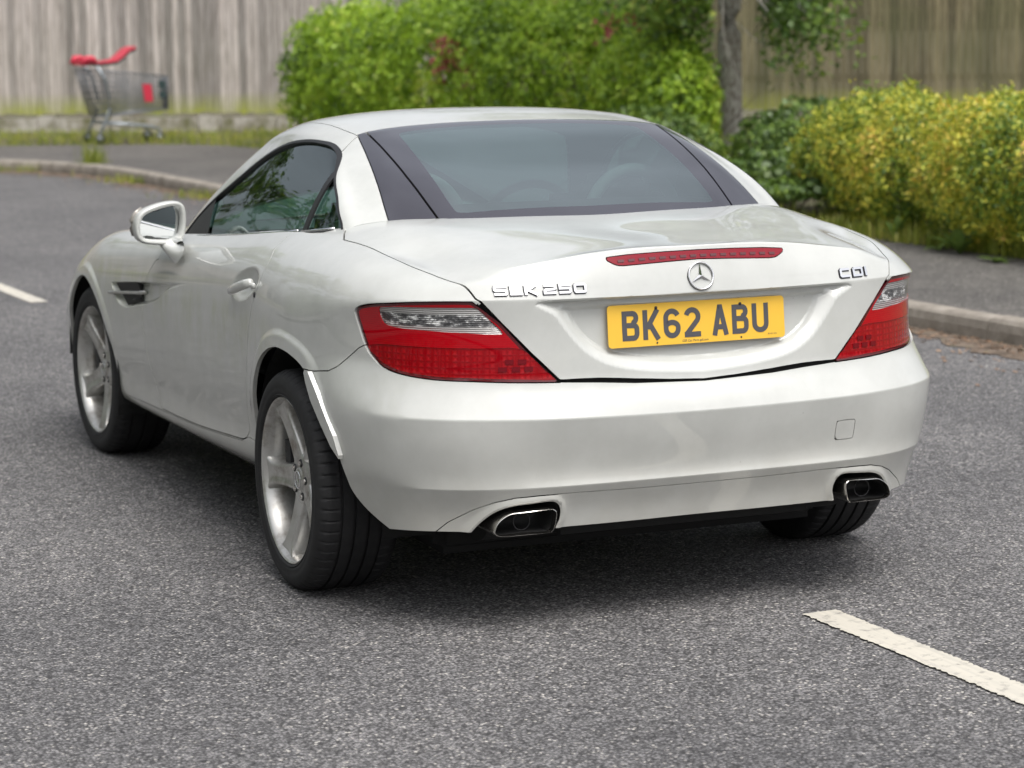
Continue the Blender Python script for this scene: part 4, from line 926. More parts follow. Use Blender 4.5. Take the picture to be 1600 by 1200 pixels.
V, F = tube([sc_+uu*.0355*cos(t)+vv*.0355*sin(t) for t in np.linspace(0, 2*pi, 64, endpoint=False)], .0024, 10, True); star_o = mk('emblem_ring', V, F, MAT['chrome'], lid_o)
V, F = tube([sc_-n_*.0035+uu*.0358*cos(t)+vv*.0362*sin(t)-vv*.0008 for t in np.linspace(0, 2*pi, 64, endpoint=False)], .0036, 8, True, flat=(1, .5)); mk('emblem_shade', V, F, MAT['edge_shade'], lid_o)  # added dark ring, painted shade round the emblem
V, F = star3(.0345, .0056, .0055); mk('emblem_star', [sc_+uu*float(a)+vv*float(b)+n_*float(c_-.001) for a, b, c_ in V], F, MAT['chrome'], lid_o, smooth=False)
# dark cells inside the high brake light
V, F = [], []
for kx in range(16):
    xa = -.222+kx*.0296
    for q4 in [((xa-.0095, .9665), (xa+.0095, .9665), (xa+.0085, .9600), (xa-.0085, .9600))]:
        o = len(V)
        for X, Z in q4:
            Zc = Z+.0035-.006*(abs(X)/.25)**2; hh, n2 = on(BODY, (-abs(X), -2, Zc), (0, 1, 0)); V.append((X, hh.y-.0028, Zc))
        F.append((o, o+1, o+2, o+3))
hb_ = [o for o in lid_o.children if o.name.startswith('high_brake')][0]; mk('brake_light_cells', V, F, MAT['lens_dark'], lid_o, smooth=False)
# rolled edge of the bumper showing white against the rear tyre
for s_ in (-1, 1):
    R1 = [(.906, -.218, .649), (.904, -.244, .650), (.899, -.294, .601), (.893, -.349, .542), (.887, -.393, .496), (.880, -.416, .446)]
    L1 = [(.907, -.214, .643), (.906, -.224, .618), (.903, -.254, .573), (.896, -.309, .519), (.889, -.375, .464), (.880, -.413, .436)]
    V, F = [], []
    for r1, l1 in zip(R1, L1):
        V += [(s_*(r1[0]+.002), r1[1], r1[2]), (s_*(l1[0]+.001), l1[1], l1[2]), (s_*(l1[0]-.010), l1[1]-.003, l1[2]), (s_*(r1[0]-.010), r1[1]-.003, r1[2])]
    for i in range(5):
        for j in range(4): F.append((4*i+j, 4*i+(j+1) % 4, 4*i+4+(j+1) % 4, 4*i+4+j))
    F += [(0, 3, 2, 1), (20, 21, 22, 23)]; mk('arch_edge_trim', V, F, MAT['paint'], car, smooth=False)
# ---- door mirrors ----
mo = [(-.989, .935), (-.979, .968), (-.955, .988), (-.915, 1.002), (-.870, 1.011), (-.832, 1.010), (-.812, .994), (-.806, .955), (-.812, .908), (-.824, .876), (-.855, .865), (-.915, .868), (-.966, .876), (-.985, .896)]
def offs(P, d):
    P = np.array(P); c_ = P.mean(0); return [tuple(c_+(p-c_)*(1-d/np.linalg.norm(p-c_))) for p in P]
for s_ in (-1, 1):
    V, F = [], []; base = mo; L = len(base); yb = lambda a, i: 1.285+(a+.81)*.10
    rings = [(.0215, .030), (.0205, .006), (.014, -.002), (.005, -.003), (0, .006), (-.001, .03), (.004, .07), (.020, .115), (.045, .145), (.070, .155)]
    for d, dy in rings:
        for a, z in offs(base, d): V.append((-s_*a, yb(a, 0)+dy, z))
    for i in range(len(rings)-1):
        for k in range(L): F.append((i*L+k, i*L+(k+1) % L, (i+1)*L+(k+1) % L, (i+1)*L+k))
    F.append(tuple((len(rings)-1)*L+k for k in range(L)))
    V = [tuple(v) for v in V]
    me = bpy.data.meshes.new('mirror_housing'); me.from_pydata(V, [], F); bmt = bmesh.new(); bmt.from_mesh(me); bmesh.ops.recalc_face_normals(bmt, faces=bmt.faces[:]); bmt.to_mesh(me); bmt.free(); me.materials.append(MAT['paint']); me.polygons.foreach_set('use_smooth', np.ones(len(me.polygons), bool))
    d_o = doors[0 if s_ < 0 else 1]
    m_o = bpy.data.objects.new('door_mirror', me); COL.objects.link(m_o); m_o.parent = car; md = m_o.modifiers.new('s', 'SUBSURF'); md.levels = 3; md.render_levels = 3
    gp = smooth_poly(offs(mo, .025), 4); pts = [(-s_*a, yb(-.9, 0)+.024+(-.9-a)*-.16, z) for a, z in gp]; n = len(pts)
    mk('mirror_glass', pts, [tuple(range(n))], MAT['mirror'], m_o, smooth=False)
    gp2 = smooth_poly(offs(mo, .016), 4); pts = [(-s_*a, yb(-.9, 0)+.030+(-.9-a)*-.16, z) for a, z in gp2]; mk('mirror_bezel', pts, [tuple(range(n))], MAT['plastic'], m_o, smooth=False)
    # side repeater band on the outer end, slim dark/clear strip
    rp = [(-.986, .052, .945), (-.979, .05, .968), (-.960, .048, .985)]; V, F = tube([(-s_*-(-a)*1.002 if False else -s_*(a*1.0), yb(a, 0)+dy, z) for a, dy, z in [(-.978, .045, .902), (-.985, .045, .925), (-.985, .045, .948), (-.973, .045, .970), (-.950, .045, .986)]], .0085, 8, flat=(.6, 1.2)); mk('mirror_indicator', V, F, MAT['orange'], m_o)
    # stalk: from the door skin up to the housing
    A = [(-.870, 1.262, .798), (-.876, 1.145, .826), (-.866, 1.105, .872), (-.855, 1.17, .898), (-.862, 1.290, .865)]
    B = [(-.920, 1.310, .885), (-.885, 1.295, .885), (-.818, 1.290, .889), (-.815, 1.355, .895), (-.905, 1.380, .892)]
    cA = np.mean(A, 0); V = [tuple(p) for p in A]+[tuple((np.array(a)*.5+np.array(b)*.5)) for a, b in zip(A, B)]+[tuple(p) for p in B]; V = [(-s_*v[0], v[1], v[2]) for v in V]
    F = [(i, (i+1) % 5, 5+(i+1) % 5, 5+i) for i in range(5)]+[(5+i, 5+(i+1) % 5, 10+(i+1) % 5, 10+i) for i in range(5)]
    me = bpy.data.meshes.new('mirror_stalk'); me.from_pydata(V, [], F); bmt = bmesh.new(); bmt.from_mesh(me); bmesh.ops.recalc_face_normals(bmt, faces=bmt.faces[:]); bmt.to_mesh(me); bmt.free(); me.materials.append(MAT['paint']); me.polygons.foreach_set('use_smooth', np.ones(len(me.polygons), bool))
    so_ = bpy.data.objects.new('mirror_stalk', me); COL.objects.link(so_); so_.parent = m_o; md = so_.modifiers.new('s', 'SUBSURF'); md.levels = 2; md.render_levels = 2
    # door pull
    hp = [(.545, .788), (.52, .793), (.46, .806), (.40, .819), (.345, .830), (.305, .838)]; V = []; pth = []
    for i, (y, z) in enumerate(hp):
        h, n_ = on(BODY, (-2, y, z), (1, 0, 0)); ref = -.884 if h is None else min(h.x, -.880); pth.append((-s_*(ref-(.006 if i in (0,) else .013 if i in (1, 5) else .018)), y, z))
    V, F = tube(pth, [.006, .011, .0135, .014, .0135, .011], 12, flat=(.8, 1.1)); mk('door_handle', V, F, MAT['paint'], d_o)
    V, F = tube([(-s_*-.8865, .303, .829), (-s_*-.8905, .300, .829)], .0095, 14); mk('door_lock', V, F, MAT['paint'], d_o)
    bm = bmesh.new(); g = bmesh.ops.create_cube(bm, size=1); bmesh.ops.scale(bm, verts=g['verts'], vec=(.008, .018, .018)); bmesh.ops.bevel(bm, geom=bm.edges[:], offset=.003, segments=2, affect='EDGES'); bmesh.ops.translate(bm, verts=bm.verts[:], vec=(-s_*-.886, .288, .803)); mkbm('edge_guard', bm, MAT['plastic'], d_o, True)
    # side air vent: dark louvred opening with a bright bar
    vo = [(1.975, .679), (1.69, .706), (1.68, .642), (1.86, .612)]; V, F = [], []
    for a_ in (0, 1):
        for y, z in vo:
            h, n_ = on(BODY, (-2, y, z), (1, 0, 0)); V.append((-s_*(h.x-.0022+a_*.012), y, z))
    F = [(0, 1, 2, 3), (4, 7, 6, 5), (0, 4, 5, 1), (1, 5, 6, 2), (2, 6, 7, 3), (3, 7, 4, 0)]; vt_o = mk('side_vent', V, F, MAT['vent_black'], car, smooth=False)
    pth = [];
    for y, z in ((2.01, .642), (1.92, .650), (1.82, .659), (1.70, .670), (1.63, .678)):
        h, n_ = on(BODY, (-2, y, z), (1, 0, 0)); pth.append((-s_*(h.x-.010), y, z))
    V, F = tube(pth, .0085, 10, flat=(1.2, .8)); mk('vent_bar', V, F, MAT['alloy'], vt_o)
    for zz in (.682, .640):
        V, F = tube([(-s_*-.866, 1.93-(.69-zz)*1.6, zz-.01), (-s_*-.868, 1.70, zz+.008)], .0035, 6); mk('vent_slat', V, F, MAT['plastic'], vt_o)
# ---- cabin ----
def rbox(bm, c_, s3, bev=.03, rot=None):
    g = bmesh.ops.create_cube(bm, size=1); vs = g['verts']; bmesh.ops.scale(bm, verts=vs, vec=s3)
    es = list({e for v in vs for e in v.link_edges}); r_ = bmesh.ops.bevel(bm, geom=es, offset=bev, segments=3, affect='EDGES'); vs = list({v for f in r_['faces'] for v in f.verts} | {v for v in vs if v.is_valid})
    if rot: bmesh.ops.rotate(bm, verts=vs, cent=(0, 0, 0), matrix=Matrix.Rotation(rot[1], 3, rot[0]))
    bmesh.ops.translate(bm, verts=vs, vec=c_)
for s_ in (-1, 1):
    r_ = empty('seat'); r_.parent = car
    bm = bmesh.new(); rbox(bm, (s_*.36, .62, .72), (.50, .13, .66), .05, ('X', .28)); mkbm('seat_back', bm, MAT['seat'], r_, True, 50)
    bm = bmesh.new(); rbox(bm, (s_*.36, .93, .45), (.50, .52, .14), .05); mkbm('seat_cushion', bm, MAT['seat'], r_, True, 50)
    bm = bmesh.new(); rbox(bm, (s_*.36, .50, 1.03), (.25, .09, .15), .035, ('X', .2)); mkbm('headrest', bm, MAT['seat'], r_, True, 50)
    V, F = tube([(s_*.36+.15*cos(t), .36, .96+.16*sin(t)) for t in np.linspace(0, pi, 20)], .020, 10); mk('roll_hoop', V, F, MAT['trimgrey'], car)
    bm = bmesh.new(); rbox(bm, (s_*.70, 1.0, .70), (.06, 1.15, .42), .025); mkbm('door_card', bm, MAT['trimgrey'], car, True, 50)
bm = bmesh.new(); rbox(bm, (0, 1.62, .80), (1.36, .50, .18), .06); rbox(bm, (.36, 1.42, .875), (.34, .16, .07), .03); mkbm('dashboard', bm, MAT['trimgrey'], car, True, 50)
bm = bmesh.new(); rbox(bm, (0, 1.0, .30), (1.4, 1.9, .05), .02); rbox(bm, (0, 1.0, .48), (.2, 1.1, .26), .04); rbox(bm, (0, .28, .72), (1.36, .14, .48), .05); mkbm('cabin_floor', bm, MAT['seat'], car, True, 50)
pth = [(.37+.18*cos(t), 1.22-.10*sin(t)*.6, .86+.17*sin(t)) for t in np.linspace(0, 2*pi, 40, endpoint=False)]; V, F = tube(pth, .015, 10, True); sw = mk('steering_wheel', V, F, MAT['trimgrey'], car)
bm = bmesh.new(); rbox(bm, (.37, 1.245, .85), (.14, .05, .12), .02); mkbm('steering_hub', bm, MAT['seat'], sw, True, 50)
# paper tax disc and notices in the far window
bm = bmesh.new(); rbox(bm, (.10, 1.50, .945), (.16, .004, .09), .0015); mkbm('dash_paper', bm, simple('paper', (.6, .62, .6), .8), car)
# headlamps
for s_ in (-1, 1):
    bm = bmesh.new(); g = bmesh.ops.create_uvsphere(bm, u_segments=24, v_segments=12, radius=.5); bmesh.ops.scale(bm, verts=g['verts'], vec=(.26, .42, .17)); bmesh.ops.rotate(bm, verts=g['verts'], cent=(0, 0, 0), matrix=Matrix.Rotation(s_*.5, 3, 'Z')); bmesh.ops.translate(bm, verts=g['verts'], vec=(s_*.68, 2.99, .57))
    mkbm('headlight', bm, MAT['lens_clear'], car, True)
# ================================================================== THE PLACE
RT, FW = Vector((cos(YAW), -sin(YAW), 0)), Vector((sin(YAW), cos(YAW), 0))
def sheet(name, poly, z, mat, kind='structure', label=None, cat=None):
    o = mk(name, [(x, y, z) for x, y in poly], [tuple(range(len(poly)))], mat, smooth=False); o['kind'] = kind
    if label: o['label'] = label; o['category'] = cat
    return o
def asphalt(name, base, fine=1., tint=(1, 1, 1), patch=0):
    b = NB(name, Roughness=.85); o = b.obj()
    vo = b.n('TexVoronoi', feature='F1', i_Scale=150*fine, i_Randomness=1.0); b.l(o, vo.inputs[0])
    sp = b.n('SeparateColor'); b.l(vo.outputs['Color'], sp.inputs[0])
    g = lambda k: tuple(base*k*t for t in tint)
    c_ = b.ramp(sp.outputs[0], [(0, g(.30)), (.35, g(.75)), (.7, g(1.22)), (.94, g(1.8)), (.975, (.46, .44, .41)), (1, (.62, .60, .56))])
    # binder showing dark between the stones
    dd = b.ramp(vo.outputs['Distance'], [(.35, (1, 1, 1)), (.75, (.35, .35, .36))]); c_ = b.mix(1.0, c_, dd, 'MULTIPLY')
    n1 = b.noise(o, .55, 5, .6); c_ = b.mix(1.0, c_, b.ramp(n1, [(.3, (.70, .70, .71)), (.7, (1.22, 1.21, 1.19))]), 'MULTIPLY')
    n2 = b.noise(o, 14, 5, .7); c_ = b.mix(1.0, c_, b.ramp(n2, [(.3, (.78, .78, .79)), (.7, (1.2, 1.19, 1.17))]), 'MULTIPLY')
    # fine dark cracks
    cv = b.n('TexVoronoi', feature='DISTANCE_TO_EDGE', i_Scale=.35); wp = b.n('Mix', data_type='VECTOR'); nz = b.n('TexNoise', i_Scale=2.5, i_Detail=6); b.l(o, nz.inputs[0])
    wp.inputs[0].default_value = .12; b.l(o, wp.inputs[4]); b.l(nz.outputs['Color'], wp.inputs[5]); b.l(wp.outputs[1], cv.inputs[0])
    if patch: c_ = b.mix(1.0, c_, b.ramp(cv.outputs['Distance'], [(.001, (.45, .42, .40)), (.006, (1, 1, 1))]), 'MULTIPLY')
    b.l(c_, b.p.inputs['Base Color'])
    ht = b.n('Math', operation='MULTIPLY_ADD'); b.l(vo.outputs['Distance'], ht.inputs[0]); ht.inputs[1].default_value = -1; b.l(sp.outputs[1], ht.inputs[2]); b.bump(ht.outputs[0], .75, .004)
    return b.m
M_ROAD = asphalt('road_asphalt', .172, .95, (1, .985, 1.0), 0); M_PAVE = asphalt('pavement_asphalt', .155, 1., (1, .94, .87))
def mottled(name, stops, scale, rough=.9, bump_=.5, sc=None, dist=.02):
    b = NB(name, Roughness=rough); o = b.obj(sc); n = b.noise(o, scale, 8, .65); b.l(b.ramp(n, stops), b.p.inputs['Base Color']); b.bump(n, bump_, dist); return b.m
M_SOIL = mottled('soil', [(.3, (.05, .04, .026)), (.5, (.10, .085, .05)), (.68, (.09, .12, .03))], 3)
M_KERB = mottled('kerb_concrete', [(.3, (.16, .14, .115)), (.55, (.29, .26, .22)), (.75, (.37, .335, .29))], 7)
M_LITTER = mottled('leaf_litter_ground', [(.32, (.05, .04, .03)), (.45, (.11, .08, .055)), (.58, (.17, .13, .10)), (.7, (.10, .11, .045))], 9)
sheet('ground', [(-150, -150), (150, -150), (150, 200), (-150, 200)], -.03, M_SOIL)
kerb = [tuple(p) for p in smooth_poly([(6.4, -44), (5.15, -21), (4.25, -5), (3.80, 3.6), (3.47, 9), (3.19, 14.5), (3.13, 17.3), (2.92, 19.1), (2.35, 20.35), (1.2, 21.15), (-2, 22.3), (-8, 24), (-40, 33)], 6, False)]
kin = [Vector((p[0], p[1], 0)) for p in kerb]
def offset_line(L, d):
    out = []
    for i, p in enumerate(L):
        t = (L[min(i+1, len(L)-1)]-L[max(i-1, 0)]).normalized(); out.append(p+Vector((t.y, -t.x, 0))*d)
    return out
ko = offset_line(kin, .13)
# road sheet bounded by the kerb on the right/far side
sheet('road', [(-60, -44)]+[(p.x, p.y) for p in [q_ for q_ in offset_line(kin, .05)]]+[(-60, 33)], 0, M_ROAD)
# kerb stones: individual lengths with a joint between them
def along(L, step):
    out, acc = [L[0]], 0
    for i in range(1, len(L)):
        a, b = L[i-1], L[i]; d = (b-a).length
        while acc+d >= step:
            t = (step-acc)/d; a = a+(b-a)*t; out.append(a.copy()); d = (b-a).length; acc = 0
        acc += d
    return out
ks = along(kin, .915)
k0 = None; nk = 0
for i in range(len(ks)-1):
    a, b = ks[i], ks[i+1]
    if a.y < -12 or a.x < -14: continue
    t = (b-a).normalized(); nn = Vector((t.y, -t.x, 0)); a2, b2 = a+t*.004, b-t*.004; j = rng.normal(0, .0025)
    prof = [(0, -.02), (.0, .055), (.008, .095), (.022, .112+j), (.04, .118+j), (.125, .118+j), (.125, -.02)]
    V = [p+nn*u+Vector((0, 0, z)) for p in (a2, b2) for u, z in prof]; n = len(prof)
    F = [(k, k+1, n+k+1, n+k) for k in range(n-1)]+[tuple(range(n))[::-1], tuple(range(n, 2*n))]
    o = mk('kerbstone', V, F, M_KERB, smooth=False)
    if b.y < 3.2 or a.x < 2.0:
        tag(o, 'weathered concrete kerbstone outside the frame, carrying the row on round the bend' if a.x < 2.0 else 'weathered concrete kerbstone outside the frame, carrying the row on towards the camera', 'kerbstone', 'kerbstones in a row along the pavement edge'); continue
    nk += 1
    dd = (a-Vector(CP)).length
    KO = 'first second third fourth fifth sixth seventh eighth ninth tenth eleventh twelfth thirteenth fourteenth fifteenth sixteenth seventeenth eighteenth nineteenth twentieth twenty-first twenty-second twenty-third twenty-fourth twenty-fifth twenty-sixth twenty-seventh twenty-eighth twenty-ninth thirtieth'.split()
    tag(o, 'weathered concrete kerbstone, '+KO[nk-1]+' of the row counted from the right edge of the photograph', 'kerbstone', 'kerbstones in a row along the pavement edge')
pb = [Vector((x, y, 0)) for x, y in [(8.6, -44), (7.2, -21), (6.25, -5), (5.68, 5), (5.50, 9), (5.38, 14), (5.5, 19), (5.45, 21.4), (5.0, 22.5), (3.9, 23.2), (2.8, 23.6), (-2, 25.2), (-8, 27), (-40, 36)]]
pb = [Vector((p[0], p[1], 0)) for p in smooth_poly([(p.x, p.y) for p in pb], 5, False)]
sheet('pavement', [(p.x, p.y) for p in ko]+[(p.x, p.y) for p in pb[::-1]], .112, M_PAVE)
# raised bed behind the pavement, rising gently to the fence
fdir = Vector((.86, -.51, 0)).normalized(); f0 = Vector((3.5, 26.4, 0)); fn_ = Vector((-fdir.y, fdir.x, 0))
V, F = [], []; far = [f0+fdir*((p-f0).dot(fdir))+fn_*.0 for p in pb]; m_ = len(pb)
for k in range(m_):
    V.append((pb[k].x, pb[k].y, .105)); q_ = pb[k]*.5+far[k]*.5; V.append((pb[k].x*.7+(pb[k].x+9)*.3, pb[k].y*.7+(pb[k].y+6)*.3, .16)); V.append((pb[k].x+30, pb[k].y+20, .22))
for k in range(m_-1):
    for c_ in range(2): F.append((3*k+c_, 3*k+c_+1, 3*k+3+c_+1, 3*k+3+c_))
sheet_o = mk('planting_bed', V, F, M_SOIL, smooth=False); sheet_o['kind'] = 'structure'
# left side pavement (beyond the frame, seen in the paintwork)
sheet('pavement_left', [(-5.6, -44), (-5.6, 14), (-8, 17), (-30, 18), (-30, -44)], .11, M_PAVE)
# ragged strip of debris along the channel
def ragged(name, line, w0, w1, z, mat, seed):
    r_ = np.random.default_rng(seed); V, F = [], []
    L = along(line, .12); 
    ph = r_.normal(0, 1, len(L)); ph = np.convolve(ph, np.ones(7)/7, 'same')
    for i, p in enumerate(L):
        t = (L[min(i+1, len(L)-1)]-L[max(i-1, 0)]).normalized(); nn = Vector((t.y, -t.x, 0)); wdt = w0+(w1-w0)*abs(ph[i])*1.6
        V.append(p+nn*.03+Vector((0, 0, z))); V.append(p-nn*wdt+Vector((0, 0, z)))
    for i in range(len(L)-1): F.append((2*i, 2*i+1, 2*i+3, 2*i+2))
    o = mk(name, V, F, mat, smooth=False); o['kind'] = 'stuff'; return o
o = ragged('gutter_debris', [p for p in kin if p.y > -2 and p.x > -6], .10, .36, .004, M_LITTER, 3); o['label'] = 'brown leaf litter and grit lying in the gutter along the kerb'; o['category'] = 'leaf litter'
# painted centre dashes
bW = NB('road_paint', Roughness=.6); ob = bW.obj(); nn_ = bW.noise(ob, 26, 8, .7); n2_ = bW.noise(bW.obj((30, 1.2, 1)), 1.5, 4)
c1_ = bW.ramp(nn_, [(.32, (.20, .19, .17)), (.46, (.54, .51, .44))]); c2_ = bW.mix(bW.ramp(n2_, [(.45, (0, 0, 0)), (.7, (.55, .55, .55))]), c1_, (.40, .38, .34)); bW.l(c2_, bW.p.inputs['Base Color']); bW.bump(nn_, .5, .004)
def dash(x0, y0, x1, y1, wd, label):
    a, b = Vector((x0, y0, 0)), Vector((x1, y1, 0)); t = (b-a).normalized(); nn = Vector((t.y, -t.x, 0)); n = int((b-a).length/.008); Lp, Rp = [], []
    for k in range(n+1):
        p = a+t*(b-a).length*k/n; Lp.append(p-nn*(wd/2+rng.normal(0, .0028))); Rp.append(p+nn*(wd/2+rng.normal(0, .0028)))
    V, F = [], []
    for l_, r_ in zip(Lp, Rp): V += [(l_.x, l_.y, .0045), (r_.x, r_.y, .0045)]
    for k in range(n): F.append((2*k, 2*k+1, 2*k+3, 2*k+2))
    o = mk('centre_line_mark', V, F, bW.m, smooth=False); o['kind'] = 'structure'; o['label'] = label; return o
dash(.300, -.905, .425, -4.9, .105, 'worn white dash in the foreground right of the car'); dash(-.02, 7.42, -.20, 11.4, .105, 'white dash on the road beyond the car'); dash(.21, 1.3, .06, 5.0, .105, 'white dash under the car')
# open crack in the near left corner of the road
V, F = [], []; r_ = np.random.default_rng(77); cx, cy = -2.62, -2.05
for k in range(60):
    wd = .0035+.004*r_.random(); V += [(cx-wd, cy-wd*.5, .003), (cx+wd, cy+wd*.5, .003)]; cx += .013+.006*r_.normal(); cy -= .011+.006*r_.normal()
for k in range(59): F.append((2*k, 2*k+1, 2*k+3, 2*k+2))
o = mk('road_crack', V, F, simple('crack_dark', (.03, .026, .022), .95), smooth=False); o['kind'] = 'structure'; o['label'] = 'dark crack in the asphalt'
# ---- foliage tools ----
def leaf_mat(name, cols, trans=.35):
    m = bpy.data.materials.new(name); m.use_nodes = True; t = m.node_tree; p = t.nodes['Principled BSDF']; out = t.nodes['Material Output']
    gi = t.nodes.new('ShaderNodeNewGeometry'); r = t.nodes.new('ShaderNodeValToRGB'); e = r.color_ramp.elements
    e[0].position, e[0].color = cols[0][0], (*cols[0][1], 1); e[1].position, e[1].color = cols[1][0], (*cols[1][1], 1)
    for q_, c_ in cols[2:]: k = e.new(q_); k.color = (*c_, 1)
    # per-leaf colour with patches of new growth
    no = t.nodes.new('ShaderNodeTexNoise'); no.inputs['Scale'].default_value = 1.6; no.inputs['Detail'].default_value = 2; tcn = t.nodes.new('ShaderNodeTexCoord'); t.links.new(tcn.outputs['Object'], no.inputs[0])
    a = t.nodes.new('ShaderNodeMath'); a.operation = 'MULTIPLY_ADD'; a.inputs[1].default_value = .62; t.links.new(gi.outputs['Random Per Island'], a.inputs[0])
    b = t.nodes.new('ShaderNodeMath'); b.operation = 'MULTIPLY_ADD'; b.inputs[1].default_value = 1.5; b.inputs[2].default_value = -.54; t.links.new(no.outputs['Fac'], b.inputs[0]); t.links.new(b.outputs[0], a.inputs[2])
    t.links.new(a.outputs[0], r.inputs[0]); t.links.new(r.outputs[0], p.inputs['Base Color']); p.inputs['Roughness'].default_value = .45
    tr = t.nodes.new('ShaderNodeBsdfTranslucent'); t.links.new(r.outputs[0], tr.inputs[0]); mx = t.nodes.new('ShaderNodeMixShader'); mx.inputs[0].default_value = trans
    t.links.new(p.outputs[0], mx.inputs[1]); t.links.new(tr.outputs[0], mx.inputs[2]); t.links.new(mx.outputs[0], out.inputs[0]); return m
def leaves(C_, Nn, size, r_, asp=.55, droop=.3):
    """rhombic folded leaves: returns V, F"""
    n = len(C_); Nn = Nn+r_.normal(0, .55, (n, 3)); Nn /= np.linalg.norm(Nn, axis=1)[:, None]
    t = np.cross(Nn, r_.normal(0, 1, (n, 3))); t /= np.linalg.norm(t, axis=1)[:, None]; t[:, 2] -= droop; t /= np.linalg.norm(t, axis=1)[:, None]
    b = np.cross(Nn, t); s_ = size*r_.uniform(.6, 1.3, n)[:, None]
    P0 = C_-t*s_*.5; P1 = C_+b*s_*asp*.5-Nn*s_*.06; P2 = C_+t*s_*.5-Nn*s_*.12; P3 = C_-b*s_*asp*.5-Nn*s_*.06
    V = np.stack([P0, P1, P2, P3], 1).reshape(-1, 3); i = np.arange(n)*4; F = np.concatenate([np.stack([i, i+1, i+2], 1), np.stack([i, i+2, i+3], 1)])
    return V, F
def blob_points(blobs, n, r_, depth=.22, rough=.12):
    B = np.array(blobs, float); area = (B[:, 3]*B[:, 4]+B[:, 4]*B[:, 5]+B[:, 3]*B[:, 5]); k = r_.choice(len(B), n*2, p=area/area.sum())
    d = r_.normal(0, 1, (n*2, 3)); d /= np.linalg.norm(d, axis=1)[:, None]; R3 = B[k, 3:6]
    bump_ = 1+rough*(np.sin(d[:, 0]*9+k)*np.sin(d[:, 1]*8+2*k)*np.sin(d[:, 2]*7+k*.7))
    rad_ = bump_*(1-np.minimum(r_.exponential(depth*.45, n*2), .75)); rad_ += np.where(r_.random(n*2) < .10, r_.uniform(0, .12, n*2), 0); P = B[k, :3]+d*R3*rad_[:, None]; Nn = d/R3; Nn /= np.linalg.norm(Nn, axis=1)[:, None]
    inside = np.zeros(len(P), bool)
    for j, b in enumerate(B): q_ = (((P-b[:3])/b[3:6])**2).sum(1); inside |= (q_ < (1-depth*1.6)**2) & (k != j)
    ok = ~inside & (P[:, 2] > .13); return P[ok][:n], Nn[ok][:n]
def ell(name, blobs, sc, mat, parent):
    bm = bmesh.new()
    for b in blobs:
        g = bmesh.ops.create_icosphere(bm, subdivisions=2, radius=1); 
        for v in g['verts']: v.co = Vector((b[0]+v.co.x*b[3]*sc*rng.uniform(.85, 1.1), b[1]+v.co.y*b[4]*sc*rng.uniform(.85, 1.1), max(b[2]+v.co.z*b[5]*sc*rng.uniform(.85, 1.1), .1)))
    return mkbm(name, bm, mat, parent, True)
M_BARK = mottled('bark', [(.35, (.15, .13, .11)), (.46, (.30, .27, .235)), (.56, (.50, .485, .44)), (.75, (.58, .59, .53))], 5, .95, 1.0, (9, 9, 3), .03)
M_TWIG = simple('twig', (.05, .035, .022), .9)
def shrub(name, label, cat, blobs, n, size, mat, seed, group=None, asp=.55, depth=.25, base=None, rough=.14):
    r_ = np.random.default_rng(seed); bl = np.array(blobs, float); o0 = Vector((bl[:, 0].mean(), bl[:, 1].mean(), .12)); root = empty(name, o0); tag(root, label, cat, group)
    bl[:, :3] -= np.array(o0); P, Nn = [], []
    zz = bl.copy(); zz[:, 2] += .12; P, Nn = blob_points(zz, n, r_, depth, rough); P[:, 2] -= .12
    V, F = leaves(P, Nn, size, r_, asp); mk('foliage', V, F, mat, root, smooth=False)
    # woody stems fanning out from the base
    V2, F2 = [], []; off = 0
    for b in bl:
        for _ in range(5):
            s0 = Vector((b[0]+r_.normal(0, b[3]*.25), b[1]+r_.normal(0, b[4]*.25), -.05)); d = Vector((r_.normal(0, b[3]*.5), r_.normal(0, b[4]*.5), b[2]+b[5]*r_.uniform(.2, .8))); 
            v, f = tube([s0, s0+d*.4+Vector((r_.normal(0, .04), r_.normal(0, .04), 0)), s0+d], [.009, .006, .003], 5); V2 += v; F2 += [tuple(i+off for i in q_) for q_ in f]; off = len(V2)
    mk('stem', V2, F2, M_TWIG, root); return root
L_BUSH = leaf_mat('bush_leaf', [(.0, (0.065, 0.123, 0.022)), (.25, (0.160, 0.275, 0.029)), (.5, (0.319, 0.493, 0.036)), (.75, (0.43, 0.61, 0.050)), (1.0, (0.50, 0.56, 0.08))], .34)
L_GOLD = leaf_mat('golden_hedge_leaf', [(.0, (0.060, 0.120, 0.018)), (.30, (0.156, 0.252, 0.030)), (.52, (0.408, 0.456, 0.054)), (.78, (0.72, 0.66, 0.085)), (1.0, (0.80, 0.54, 0.13))], .3)
L_DARK = leaf_mat('ivy_leaf', [(.0, (0.033, 0.065, 0.016)), (.4, (0.078, 0.143, 0.026)), (.8, (0.169, 0.260, 0.039)), (1.0, (0.273, 0.338, 0.065))], .25)
L_TREE = leaf_mat('tree_leaf', [(.0, (0.046, 0.091, 0.018)), (.4, (0.091, 0.169, 0.026)), (.8, (0.182, 0.286, 0.039)), (1.0, (0.325, 0.364, 0.065))], .35)
L_RED = leaf_mat('young_red_leaf', [(.0, (.25, .05, .05)), (1.0, (.42, .10, .09))], .3)
def P2(px, dist, z=0.): # ground position from bearing (degrees) and distance
    an = YAW+math.atan((px-800)/3788.); return CP[0]+sin(an)*dist, CP[1]+cos(an)*dist, z
